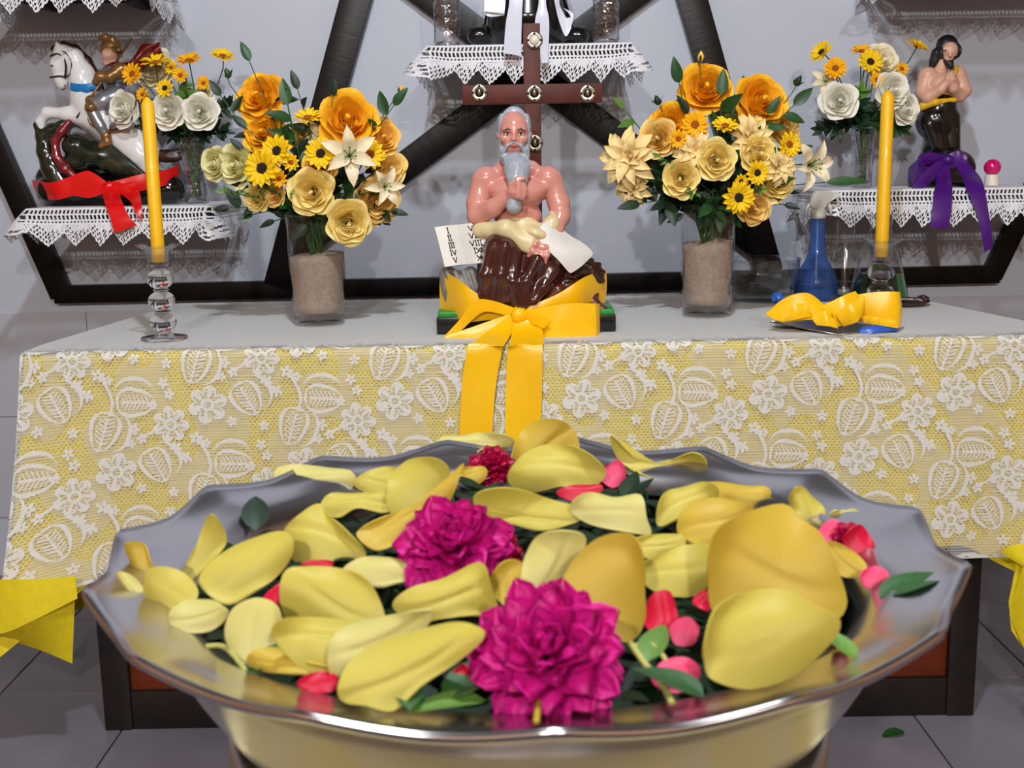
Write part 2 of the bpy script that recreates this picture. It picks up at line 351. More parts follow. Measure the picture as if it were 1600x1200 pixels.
# ---- yellow under-cloth
DR = .455
def drape(x, s, off=0.0):
    """a point of the cloth: x along the front edge, s down from the edge (negative: on the top)"""
    e = max(0, (TL + .22 - x) / .22) ** 1.6; er = max(0, (x - TR + .15) / .15) ** 1.6; sd = max(0, s) / DR
    if s <= 0: return (x, FY - s, HT + .003 - off)
    r = .014
    if s < r * 1.57: a = s / r; y, z = FY - r * math.sin(a) * .6 , HT + .003 - r * (1 - math.cos(a))
    else: y, z = FY - r * .6, HT + .003 - r - (s - r * 1.57)
    y += -.012 * sd * math.sin(x * 7.3 + 1) - .006 * sd * math.sin(x * 17 + .6) - .085 * sd * sd * e - .05 * sd * er + off
    return (x - .055 * sd * e + .05 * sd * er, y, z - .05 * sd * e)
ub = MB(); xs = np.linspace(TL + .004, TR - .004, 90)
def uhem(x): return DR - .016 + .010 * math.sin(x * 4 + .8) + .10 * max(0, (TL + .14 - x) / .14) ** .8 + .12 * max(0, (x - TR + .2) / .2)
ub.grid([[drape(x, -.10 + (uhem(x) + .10) * k / 26, .006) for k in range(27)] for x in xs])
P0 = [Vector(drape(xs[0], uhem(xs[0]) * k / 12, .006)) for k in range(13)]
ub.grid([[P0[k] + (Vector((BLx, BKY, P0[k].z)) - P0[k]) * (j / 10) + Vector((-.03 * math.sin(j * 1.5) * k / 12, 0, 0)) for k in range(13)] for j in range(11)])
P1 = [Vector(drape(xs[-1], uhem(xs[-1]) * k / 12, .006)) for k in range(13)]
ub.grid([[P1[k] + (Vector((BRx, BKY, P1[k].z)) - P1[k]) * (j / 10) for k in range(13)] for j in range(11)])
# the loose front corner of the under-cloth, folded over itself below the lace
c0 = [V(-40, 905, Y=2.18), V(0, 905, Y=2.17), V(60, 905, Y=2.17), V(118, 900, Y=2.20)]; c1 = [V(-45, 985, Y=2.17), V(2, 990, Y=2.155), V(55, 968, Y=2.15), V(121, 935, Y=2.19)]
c2 = [V(-45, 1000, Y=2.20), V(5, 1000, Y=2.20), V(60, 1015, Y=2.20), V(113, 1037, Y=2.21)]
ub.grid([crom(c0, 12), crom(c1, 12)]); ub.grid([crom([c1[0], c1[1], c1[2], c1[3] + Vector((-.012, .02, 0))], 12), crom(c2, 12)])
d0 = [V(1562, 862, Y=2.2), V(1590, 850, Y=2.2), V(1640, 850, Y=2.2)]; d1 = [V(1598, 885, Y=2.19), V(1610, 880, Y=2.17), V(1660, 885, Y=2.17)]
d2 = [V(1576, 970, Y=2.19), V(1600, 1020, Y=2.17), V(1660, 1120, Y=2.17)]
ub.grid([crom(d0, 8), crom(d1, 8)]); ub.grid([crom([d1[0], d1[1], d1[2]], 10), crom([V(1577, 960, Y=2.2), V(1604, 1020, Y=2.19), V(1660, 1120, Y=2.19)], 10)])
ub.grid([[V(1590, 870, Y=2.21), V(1650, 870, Y=2.21)], [V(1576, 940, Y=2.2), V(1650, 940, Y=2.2)], [V(1580, 985, Y=2.2), V(1650, 1040, Y=2.2)], [V(1604, 1020, Y=2.2), V(1660, 1120, Y=2.2)]])
tag(obj('undercloth', ub, MATS['yellow_cloth']), 'plain yellow undercloth showing through the lace, its corner hanging below it', 'tablecloth')
# ---- floral lace over-cloth, threads and holes as real mesh
PXM = 802.0; cs = .0015; nx = int((TR - TL) / cs); s0 = -.09; ns = int((DR - s0) / cs)
gx = TL + cs * (np.arange(nx) + .5); gs = s0 + cs * (np.arange(ns) + .5)
U = ((gx - TL) * PXM + 35)[:, None] + np.zeros((nx, ns)); W = (gs * PXM)[None, :] + np.zeros((nx, ns)); W0 = -.09 * PXM
SOL = np.zeros((nx, ns), bool); INN = np.zeros((nx, ns), bool)
def win(cx, cy, r):
    i0 = int(((cx - r - 35) / PXM) / cs); i1 = int(((cx + r - 35) / PXM) / cs) + 2; j0 = int((cy - r - W0) / PXM / cs); j1 = int((cy + r - W0) / PXM / cs) + 2
    i0, i1, j0, j1 = max(0, i0), min(nx, i1), max(0, j0), min(ns, j1)
    return None if i1 <= i0 or j1 <= j0 else (slice(i0, i1), slice(j0, j1))
def leaf_m(cx, cy, hl, hw, ang, hood=0):
    w_ = win(cx, cy, hl * 1.35)
    if w_ is None: return
    x, y = U[w_] - cx, W[w_] - cy; c, s = math.cos(ang), math.sin(ang); p, q = (x * c + y * s) / hl, (-x * s + y * c)
    width = hw * np.clip(1 - np.abs(p) ** 2.4, 0, 1) ** .55 * (1 - .28 * p); d = np.abs(q) / np.maximum(width, .1); ins_ = (np.abs(p) < 1) & (d < 1)
    ring = ins_ & ((d > .74 - .0 * p) | (np.abs(p) > .86)); vein = ins_ & (np.abs(q) < 1.6) & (p > -.7)
    brs = ins_ & (d < .55) & (np.mod(p * 5 - np.sign(q) * 0 + np.abs(q) * .09, 1) < .38) & (np.abs(p) < .7)
    SOL[w_] |= ring | vein | brs; INN[w_] |= ins_
    if hood:
        pp = p + .08; q2 = (q * hood + hw * .55); wd2 = hw * 1.25 * np.clip(1 - np.abs(pp) ** 2.2, 0, 1) ** .5; d2 = np.abs(q2) / np.maximum(wd2, .1)
        r2 = (np.abs(pp) < 1) & (d2 < 1) & (d2 > .78) & (q * hood < -hw * .6); SOL[w_] |= r2; INN[w_] |= (np.abs(pp) < 1) & (d2 < 1)
def flower_m(cx, cy, r, n, ph):
    w_ = win(cx, cy, r * 1.1)
    if w_ is None: return
    x, y = U[w_] - cx, W[w_] - cy; rr = np.hypot(x, y) / r; a = np.arctan2(y, x) + ph; lob = np.abs(np.cos(a * n / 2)) ** .5; e = .55 + .45 * lob
    ins_ = rr < e; ring = ins_ & (rr > e - .17); veins = ins_ & (lob > .93) & (rr > .3); core = (rr < .34) & (rr > .18)
    SOL[w_] |= ring | veins | core | (ins_ & (np.mod(rr * 5 + lob * 2, 1) < .22)); INN[w_] |= ins_
def star_m(cx, cy, r, n=5, ph=0):
    w_ = win(cx, cy, r * 1.1)
    if w_ is None: return
    x, y = U[w_] - cx, W[w_] - cy; rr = np.hypot(x, y) / r; a = np.arctan2(y, x) + ph; SOL[w_] |= (rr < .35 + .65 * np.abs(np.cos(a * n / 2))) & (rr > .16)
def line_m(pts, wd):
    for (x0, y0), (x1, y1) in zip(pts[:-1], pts[1:]):
        n = int(math.hypot(x1 - x0, y1 - y0) / 2) + 1
        for k in range(n + 1):
            w_ = win(x0 + (x1 - x0) * k / n, y0 + (y1 - y0) * k / n, wd)
            if w_ is not None: SOL[w_] |= np.hypot(U[w_] - (x0 + (x1 - x0) * k / n), W[w_] - (y0 + (y1 - y0) * k / n)) < wd
for ci in range(-3, 9):
    for cj in range(-5, 5):
        ox, oy = 760 + ci * 293 + cj * 147 - 293, 190 - cj * 103 - 103
        if not (-150 < ox < 1850 and -220 < oy < 480): continue
        leaf_m(ox + 36, oy, 31, 23, .05, 1); leaf_m(ox - 15, oy + 44, 32, 23, R_(108), 1); leaf_m(ox - 84, oy - 2, 29, 24, R_(62), 1)
        flower_m(ox - 146, oy + 6, 31, 6, .3); flower_m(ox + 88, oy + 36, 29, 7, .8); line_m([(ox, oy), (ox - 3, oy - 16), (ox - 16, oy - 44)], 2.6); line_m([(ox, oy), (ox - 4, oy + 18)], 2.4)
        for (dx, dy, r) in ((-20, -44, 11), (-5, -36, 8), (80, -30, 9), (88, -12, 9), (-52, -30, 10), (-38, -14, 10), (30, 42, 10), (42, 58, 9), (62, 6, 8), (-60, 42, 9), (-110, 34, 9), (128, 14, 9), (-122, -38, 8)): star_m(ox + dx, oy + dy, r, 5, dx)
        line_m([(ox + 40, oy + 55), (ox + 58, oy + 48), (ox + 70, oy + 34)], 2.0); line_m([(ox - 30, oy - 8), (ox - 60, oy - 34), (ox - 70, oy - 44)], 1.8)
row = np.floor(W / 4.5); fu = np.mod(U / 6.8 + .5 * np.mod(row, 2), 1); fw = np.mod(W / 4.5, 1)
NET = (np.sin(U * .043 + W * .021) + np.sin(W * .055 - U * .027 + 1.1) + .5 * np.sin(U * .11 + 2)) > -.25
hole = (~SOL) & np.where(NET & ~INN, (fu < .50) & (fw < .56), (np.mod(U / 13 + .5 * np.mod(row, 2), 1) < .25) & (fw < .4) & INN)
hemw = 5 + 2.0 * np.sin(U * .16); SOL |= W > DR * PXM - hemw; hole &= ~(W > DR * PXM - hemw)
wv = np.where(SOL, .86, np.where(NET & ~INN, .38, np.where(fw < .5, .30, .48)))
from_top = W < 0; wv = np.where(from_top, np.maximum(wv, .55 + .27 * np.clip(-W / 40, 0, 1)), wv); hole &= ~(W < -20)
cx_ = TL + cs * np.arange(nx + 1); cs_ = s0 + cs * np.arange(ns + 1)
XX, SS = np.meshgrid(cx_, cs_, indexing='ij'); sd = np.clip(SS, 0, None) / DR; e = np.clip((TL + .22 - XX) / .22, 0, None) ** 1.6; er = np.clip((XX - TR + .15) / .15, 0, None) ** 1.6
r = .014; aa = np.clip(SS / r, 0, pi / 2); yy = np.where(SS <= 0, FY - SS, FY - r * np.sin(aa) * .6); zz = np.where(SS <= 0, HT + .004, np.where(SS < r * 1.57, HT + .004 - r * (1 - np.cos(aa)), HT + .004 - r - (SS - r * 1.57)))
yy = yy - np.where(SS > 0, .012 * sd * np.sin(XX * 7.3 + 1) + .006 * sd * np.sin(XX * 17 + .6) + .085 * sd * sd * e + .05 * sd * er, 0) - np.where(SS > 0, .004 * np.clip(SS / .02, 0, 1), 0)
zz = zz - np.where(SS > 0, .05 * sd * e, 0)
vs = np.stack([XX - .055 * sd * e + .05 * sd * er, yy, zz], -1).reshape(-1, 3); idx = np.arange((nx + 1) * (ns + 1)).reshape(nx + 1, ns + 1)
qd = np.stack([idx[:-1, :-1], idx[1:, :-1], idx[1:, 1:], idx[:-1, 1:]], -1)[~hole]
wq = wv[~hole]
# plain continuation over the table top and the two ends
ex = []; 
def addq(P):
    global vs, qd, wq
    n, m = len(P), len(P[0]); o = len(vs); vs = np.concatenate([vs, np.array([tuple(p) for r_ in P for p in r_])]); ii = o + np.arange(n * m).reshape(n, m)
    q_ = np.stack([ii[:-1, :-1], ii[1:, :-1], ii[1:, 1:], ii[:-1, 1:]], -1).reshape(-1, 4); qd = np.concatenate([qd, q_]); wq = np.concatenate([wq, np.full(len(q_), .82)])
YT = FY + .09
addq([[(TL + (BLx - TL) * f + (TR + (BRx - TR) * f - TL - (BLx - TL) * f) * g, YT + (BKY - YT) * f, HT + .004) for f in np.linspace(0, 1, 12)] for g in np.linspace(0, 1, 30)])
Pl = vs[idx[0, 60:]]; addq([[Vector(Pl[k]) + (Vector((BLx, BKY, Pl[k][2])) - Vector(Pl[k])) * (j / 8) for k in range(0, len(Pl), 12)] for j in range(9)])
Pr = vs[idx[-1, 60:]]; addq([[Vector(Pr[k]) + (Vector((BRx, BKY, Pr[k][2])) - Vector(Pr[k])) * (j / 8) for k in range(0, len(Pr), 12)] for j in range(9)])
me = np_mesh('lace_tablecloth', vs, qd, MATS['lace_thread'], compact=True)
at = me.attributes.new('weave', 'FLOAT', 'FACE'); at.data.foreach_set('value', wq.astype(np.float32)) if len(at.data) == len(wq) else None
tag(link('lace_tablecloth', me), 'white floral lace tablecloth with leaves and flowers draped over the altar', 'tablecloth')
# ------------------------------------------------------------------ wall shelves with crochet runners
PER = .066
def crochet(name, path, label, ph=0, top=True, scale=1.0, zshift=0):
    """lace edging hanging from an open line of shelf edges: rows of slits, then zigzag points"""
    P = [Vector((p[0], p[1])) for p in path]; seg = [(P[i + 1] - P[i]).length for i in range(len(P) - 1)]; Lt = sum(seg); c = .0013; n = int(Lt / c); m = int(.100 / c)
    t = c * (np.arange(n) + .5)[:, None]; s = c * (np.arange(m) + .5)[None, :]; wob = .004 * np.sin(t * 55) + .006 * np.sin(t * 23 + ph)
    fr = np.mod((t + wob) / PER + ph, 1); up = np.where(fr < .4, fr / .4, (1 - fr) / .6); bot = .060 + .034 * up + .0015 * np.sin(t * 700)
    keep = s < bot; e_ = bot - s
    def slit(a, b_, per, duty, sk): return (s > a) & (s < b_) & (np.mod((t + sk * s) / per, 1) < duty)
    H = slit(.005, .014, .0098, .52, .25) | slit(.018, .029, .0098, .56, -.25) | slit(.033, .037, .0088, .5, 0)
    for k in range(3):
        a = .0055 + k * .0105; H |= (e_ > a) & (e_ < a + .0068) & (np.mod(t / .0078 + k * .5 + s * 30, 1) < .56) & (fr > .02 + .05 * k) & (fr < .92 - .17 * k) & (s > .042)
    H |= (s > .042) & (e_ > .006) & (np.mod((t * 1 + s * .8) / .0062, 1) < .22) & (np.mod(s / .0052, 1) < .6) & (e_ > .038)
    H |= (s > .042) & (np.mod((t - s * .5) / .0056, 1) < .24) & (np.mod(s / .0078, 1) < .7) & (e_ > .006) & (fr > .90)
    F = keep & ~H; tt = c * np.arange(n + 1); cum = np.concatenate([[0], np.cumsum(seg)]); pi_ = np.clip(np.searchsorted(cum, tt, 'right') - 1, 0, len(seg) - 1)
    A = np.array([tuple(p) for p in P]); fr2 = (tt - cum[pi_]) / np.array(seg)[pi_]; base = A[pi_] + (A[pi_ + 1] - A[pi_]) * fr2[:, None]; dr = (A[pi_ + 1] - A[pi_]); dr /= np.linalg.norm(dr, axis=1)[:, None]
    nrm = np.stack([dr[:, 1], -dr[:, 0]], 1); ss = c * np.arange(m + 1)
    for _ in range(22): nrm[1:-1] = (nrm[:-2] + nrm[1:-1] + nrm[2:]) / 3
    nrm /= np.linalg.norm(nrm, axis=1)[:, None]
    cd = np.min(np.abs(tt[:, None] - cum[None, 1:-1]), axis=1) if len(cum) > 2 else np.full(len(tt), 1.); flare = .018 + .05 * np.exp(-(cd / .035) ** 2)
    offn = (flare[:, None] * np.sin(np.clip(ss / .1, 0, 1) * 1.4)[None, :] + .007 * np.sin(tt * 60 + ph * 6)[:, None] * (ss / .09)[None, :])
    z = -ss[None, :] * (1 - .12 * np.exp(-(cd / .035) ** 2))[:, None]
    xy = base[:, None, :] + nrm[:, None, :] * (offn + .003)[:, :, None]; vs_ = np.concatenate([xy, (z + path[0][2] + .003)[:, :, None]], -1).reshape(-1, 3)
    ii = np.arange((n + 1) * (m + 1)).reshape(n + 1, m + 1); q_ = np.stack([ii[:-1, :-1], ii[:-1, 1:], ii[1:, 1:], ii[1:, :-1]], -1)[F]
    if top:
        o = len(vs_); z0 = path[0][2] + .003; pp = [(p[0], p[1], z0) for p in path]; pp[1] = (pp[1][0] + 0, pp[1][1] - .003, z0); pp[2] = (pp[2][0], pp[2][1] - .003, z0)
        vs_ = np.concatenate([vs_, np.array(pp[:4])]); q_ = np.concatenate([q_, [[o + 1, o + 2, o + 3, o]]])
    return tag(link(name, np_mesh(name, vs_, q_, MATS['crochet_thread'], smooth=False, compact=True)), label, 'shelf runner')
SHELF = {}
def shelf(key, xl_, xr_, y0, z, label, lacelabel, ph):
    t = thing('wall_shelf', label, 'shelf', ((xl_ + xr_) / 2, WY - .001, z - .02)); hw = (xr_ - xl_) / 2
    obj('board', MB().box((-hw, y0 - WY + .001, 0), (hw, 0, .02), bev=.003), MATS['board_paint'], t, sharp=40)
    for sx in (-.6, .6): obj('bracket', MB().box((sx * hw - .012, -.16, -.02), (sx * hw + .012, 0, 0), bev=.003), MATS['board_paint'], t, sharp=40)
    crochet('crochet_runner', [(xl_, WY - .003, z), (xl_, y0, z), (xr_, y0, z), (xr_, WY - .003, z)], lacelabel, ph); SHELF[key] = z
SY = 2.96
def sx(px, py): return V(px, py, Y=SY)
zL = sx(200, 325).z; zR = sx(1440, 297).z; zM = sx(825, 71).z
shelf('left', sx(42, 329).x, sx(325, 325).x, SY, zL, 'wall shelf under the rider statue, hidden by its crochet runner', 'white crochet shelf runner under the rider statue and red ribbon', .1)
shelf('right', sx(1300, 300).x, sx(1640, 297).x, SY, zR, 'wall shelf under the praying figure, hidden by its crochet runner', 'white crochet shelf runner under the praying figure and purple ribbon', .35)
shelf('mid', sx(668, 72).x, sx(985, 72).x, SY, zM, 'wall shelf above the cross, under two cut glass vases', 'white crochet shelf runner above the cross with two glass vases', .6)
zU = sx(100, -40).z
shelf('upleft', sx(-60, -50).x, sx(205, -52).x, SY, zU, 'upper wall shelf cut off above the rider statue', 'crochet runner points hanging at the top above the rider statue', .2)
shelf('upright', sx(1420, -75).x, sx(1700, -75).x, SY, sx(1500, -75).z, 'upper wall shelf cut off above the praying figure', 'crochet runner points hanging at the top above the praying figure', .0)
# ------------------------------------------------------------------ statues
mat('plaster_skin', (214, 146, 132), .24, var=.05, scale=25, coat=.4)
mat('plaster_skin_pale', (216, 166, 142), .4, var=.05, scale=25)
mat('beard_grey', (164, 172, 182), .35, var=.16, scale=70, coat=.2, stretch=(3, 3, .6))
mat('hair_black', (30, 28, 32), .4, var=.3, scale=60)
mat('robe_brown', (66, 30, 24), .2, var=.14, scale=20, coat=.5)
mat('sash_cream', (226, 208, 160), .35, var=.06, scale=20, coat=.2)
mat('page_white', (226, 222, 214), .4, var=.05, scale=30)
mat('stone_grey', (128, 124, 118), .5, var=.4, scale=35)
mat('base_black', (12, 12, 12), .25, var=.4, coat=.3)
mat('base_green', (26, 140, 46), .35, var=.2, coat=.2)
mat('lion_brown', (96, 44, 30), .3, var=.15, scale=40, coat=.3)
mat('mane_dark', (52, 24, 18), .35, var=.3, scale=60)
mat('ink_black', (14, 14, 16), .5); mat('eye_white', (238, 232, 226), .2); mat('iris_brown', (60, 36, 24), .2); mat('lip_red', (170, 62, 58), .35)
mat('brow_grey', (120, 112, 108), .5)
mat('horse_white', (232, 230, 230), .16, var=.04, scale=15, coat=.6)
mat('gloss_black', (13, 14, 13), .14, var=.4, scale=20, coat=.5)
mat('dragon_green', (26, 34, 22), .16, var=.5, scale=40, coat=.6)
mat('dragon_red', (124, 26, 34), .25, var=.25, scale=40, coat=.4)
mat('armour_silver', (150, 152, 158), .28, metal=.6, var=.25, scale=30)
mat('armour_bronze', (142, 104, 62), .3, metal=.5, var=.3, scale=40)
mat('cape_red', (112, 22, 18), .25, var=.2, scale=25, coat=.3)
mat('blue_trim', (28, 120, 190), .35, var=.1)
mat('sash_yellow', (226, 178, 30), .4, var=.12)
mat('trouser_black', (17, 14, 15), .18, var=.5, scale=25, coat=.4)
mat('gold_flake', (140, 96, 40), .4, metal=.4, var=.5, scale=120)
def satin(name, rgb, rgb2=None): return mat(name, rgb, .31, var=.08, scale=12, spec=.6, bump=.12, rgb2=rgb2)
satin('satin_yellow', (255, 194, 5)); satin('satin_red', (228, 12, 14)); satin('satin_purple', (74, 16, 120)); satin('satin_white', (226, 228, 240)); satin('satin_blue', (36, 92, 190))
class Fr:
    """places given by photograph pixels and a depth in pixels, as metres around a statue's base"""
    def __init__(s, px, py, Y=None, Z=None):
        s.o = V(px, py, Y=Y, Z=Z); s.Y = s.o.y; s.u = upx(s.Y, s.o.z)
    def q(s, px, py, d=0): return V(px, py, Y=s.Y + d * s.u) - s.o
    def c(s, a, b, ra, rb=None, m=0): return ('c', tuple(s.q(*a)), tuple(s.q(*b)), ra * s.u, (ra if rb is None else rb) * s.u, m)
    def e(s, a, r, rot=None, m=0): return ('e', tuple(s.q(*a)), tuple(x * s.u for x in r), rot, m)
    def chain(s, pts, m=0): return [s.c(a[:3], b[:3], a[3], b[3], m) for a, b in zip(pts[:-1], pts[1:])]
def rotY(a): return Matrix.Rotation(R_(a), 3, 'Y')
def sob(fr, name, prims, root, mats, res=1.6, k=5):
    prims = [p * fr.u if isinstance(p, (int, float)) else p for p in prims]; return link(name, sdf_mesh(name, prims, res * fr.u, mats if isinstance(mats, list) else [MATS[mats]], k * fr.u), root)
# ---- seated bearded figure
f = Fr(822, 521, Z=HT + .004); f.o.y += 45 * f.u; f.Y = f.o.y
_b = V(822, 521, Z=HT + .004)
f = Fr(822, 521, Y=_b.y + .055); f.o.z = HT + .0045
st = thing('saint_statue', 'plaster statue of a seated grey-bearded man in brown robe with book and lion', 'statue', f.o)
bb = MB(); l_, r_ = f.q(682, 520, -40).x, f.q(963, 520, -40).x; bb.box((l_, -.055, 0), (r_, .105, .036), 0, .006); obj('plinth', bb, MATS['base_black'], st, sharp=40)
bb = MB(); bb.box((l_ + .003, -.052, .034), (r_ - .003, .102, .047), 0, .005); obj('green_ground', bb, MATS['base_green'], st, sharp=50)
sk = [f.e((815, 408, -4), (62, 36, 40)), f.c((785, 392, -38), (776, 462, -36), 30, 27), f.c((838, 408, -36), (806, 462, -42), 26, 22), f.e((852, 425, -22), (34, 34, 30)), f.e((812, 452, -30), (55, 30, 24)),
      f.c((760, 392, -20), (752, 462, -16), 12, 10), f.c((872, 412, -10), (895, 452, -8), 14, 16)]
for k_, pts in enumerate(((( 770, 384, -58), (758, 430, -60), (750, 470, -48)), ((790, 384, -66), (782, 430, -68), (778, 474, -60)), ((806, 396, -56), (802, 440, -66), (812, 480, -64)), ((840, 404, -62), (822, 440, -66), (820, 474, -64)), ((866, 420, -50), (850, 448, -58), (836, 470, -62)))): sk += f.chain([(*p, 7 - k_ * .3) for p in pts])
sob(f, 'robe', sk, st, 'robe_brown', 1.8, 11)
sh = [f.c((752, 360, -18), (790, 358, -46), 13, 13), f.c((790, 358, -46), (835, 388, -46), 14, 12), f.c((748, 354, 10), (752, 360, -18), 12, 13), f.c((835, 388, -46), (862, 350, -30), 10, 12), f.c((862, 350, -30), (866, 330, -6), 10, 7), f.e((812, 368, -30), (38, 16, 30)),
      f.e((838, 364, -40), (20, 22, 10), rotY(25))]
for k in range(4): sh.append(f.c((756 + k * 4, 356 + k * 5, -32), (830, 376 + k * 6, -58), 2.6, 2.2))
sob(f, 'waist_cloth', sh, st, 'sash_cream', 1.5, 8)
scb = MB(); scb.grid([[f.q(x, y, d) for x, y, d in crom(r_, 9)] for r_ in (((838, 362, -50), (856, 344, -40), (868, 338, -20)), ((842, 378, -58), (862, 372, -52), (880, 366, -30)), ((862, 396, -60), (888, 386, -54), (910, 378, -34)), ((878, 412, -58), (906, 402, -54), (926, 394, -34)), ((890, 428, -54), (908, 416, -52), (926, 398, -36)))]); obj('scroll', scb, MATS['page_white'], st, sol=.003, sub=1)
to_ = [9, f.e((808, 302, 0), (44, 46, 26)), f.e((810, 340, 0), (37, 34, 26)), f.e((787, 296, -15), (22, 17, 10)), f.e((833, 296, -15), (22, 17, 10)), f.c((806, 262, 2), (805, 228, -4), 18, 16), f.c((786, 264, 2), (830, 264, 2), 13, 13),
       f.e((760, 279, 0), (19, 20, 19)), f.e((856, 278, 0), (19, 20, 19)), f.e((810, 332, -18), (18, 24, 9)), 6]
to_ += f.chain([(754, 284, 0, 17), (746, 318, -6, 16), (746, 338, -14, 15), (770, 325, -32, 13), (797, 305, -46, 9.5)]) + f.chain([(862, 284, 0, 17), (873, 318, -4, 16), (876, 338, -10, 14), (868, 360, -26, 12), (854, 380, -44, 9.5), 3.5][:5]) + [3.5]
to_ += [f.e((806, 300, -50), (14, 16, 9)), f.e((848, 386, -50), (14, 12, 8))]
for k, (y, w_) in enumerate(((289, 20), (295.5, 22), (302, 21), (308, 18))): to_ += f.chain([(798, y, -54, 3.9), (810, y - 1, -63, 3.9), (798 + w_, y + 1, -60, 3.5), (800 + w_, y + 1.5, -52, 3.2)])
to_ += f.chain([(800, 287, -50, 4.4), (808, 280, -56, 4), (818, 279, -58, 3.4)])
for k, (x, y, ex, ey) in enumerate(((858, 388, 851, 412), (851, 390, 842, 410), (844, 390, 834, 406), (839, 387, 826, 400))): to_ += f.chain([(x, y, -54, 3.9), ((x + ex) / 2, (y + ey) / 2 - 1, -60, 3.8), (ex, ey, -56, 3.1)])
to_ += f.chain([(846, 380, -52, 4.2), (836, 382, -60, 3.8), (829, 388, -60, 3.2)])
to_ += [f.e((803, 203, 0), (23, 29, 28)), f.e((803, 226, -10), (17, 20, 17)), 1.8, f.c((803, 204, -26), (803, 217, -31.5), 2.6, 3.8), f.e((798.5, 219, -28), (3, 2.2, 3)), f.e((807.5, 219, -28), (3, 2.2, 3)), 2.5, f.e((794, 202, -23), (9, 4, 5)), f.e((813, 202, -23), (9, 4, 5)), f.e((789, 216, -18), (8, 8, 8)), f.e((817, 216, -18), (8, 8, 8)), f.e((779, 212, 2), (4, 9, 6)), f.e((828, 211, 2), (4, 9, 6)), f.e((793, 209, -31), (6.5, 4, 6), None, -1), f.e((814, 209, -31), (6.5, 4, 6), None, -1)]
sob(f, 'body', to_, st, 'plaster_skin', 1.25, 4)
hr = [f.e((784, 198, 8), (7, 20, 20)), f.e((823, 198, 8), (7, 20, 20)), f.e((803, 198, 14), (25, 21, 20)), f.c((791, 186, -13), (808, 183, -13), 4, 4), f.c((808, 183, -13), (799, 190, -22), 4, 2), f.c((782, 200, -6), (782, 224, -4), 4, 3), f.c((825, 200, -6), (825, 224, -4), 4, 3), f.e((803, 184, 4), (18, 8, 17))]
sob(f, 'hair', hr, st, 'beard_grey', 1.2, 2.5)
bd = [f.e((804, 251, -18), (20, 11, 14)), f.c((784, 226, -10), (788, 244, -16), 4, 8), f.c((823, 226, -10), (820, 244, -16), 4, 8)] + f.chain([(804, 254, -24, 15), (808, 266, -32, 20), (808, 282, -44, 15), (804, 302, -50, 9), (803, 322, -48, 12)]) + f.chain([(802, 222.5, -30, 1.8), (793, 227, -28, 2.4), (786, 238, -21, 4)]) + f.chain([(804, 222.5, -30, 1.8), (814, 227, -28, 2.4), (821, 238, -21, 4)])
for k in range(9):
    x = 788 + k * 4.5; bd += f.chain([(x - 1, 246, -36 + abs(k - 4) * 3, 2.2), (x + 4, 258, -48 + abs(k - 4) * 3.4, 2.6), (804 + (k - 4) * 2.6, 278, -56 + abs(k - 4) * 2, 2.2)])
sob(f, 'beard', bd, st, 'beard_grey', 1.2, 2.4)
for x in (793, 814):
    obj('eye', MB().ball(f.q(x, 209, -25), (5.2 * f.u, 3 * f.u, 3.2 * f.u), 12, 8), MATS['eye_white'], st); obj('iris', MB().ball(f.q(x, 209, -27.4), (2.1 * f.u, 1.2 * f.u, 2.3 * f.u), 10, 6), MATS['iris_brown'], st)
    s_ = -1 if x < 803 else 1
    obj('eyebrow', MB().tube([f.q(x - 7, 203 + (1 if s_ > 0 else 2), -28), f.q(x, 200, -29.5), f.q(x + 7, 203 + (2 if s_ > 0 else 1), -27)], [.8 * f.u, 1.5 * f.u, .7 * f.u], 6), MATS['brow_grey'], st)
    obj('eyelid', MB().tube([f.q(x - 6, 208, -27), f.q(x, 205.4, -29), f.q(x + 6, 208, -27)], 1.0 * f.u, 6), MATS['lip_red'], st)
obj('mouth', MB().tube([f.q(796.5, 229.5, -27.5), f.q(803, 228.5, -31), f.q(810, 229.5, -27.5)], [.6 * f.u, 2.2 * f.u, .6 * f.u], 8), MATS['lip_red'], st)
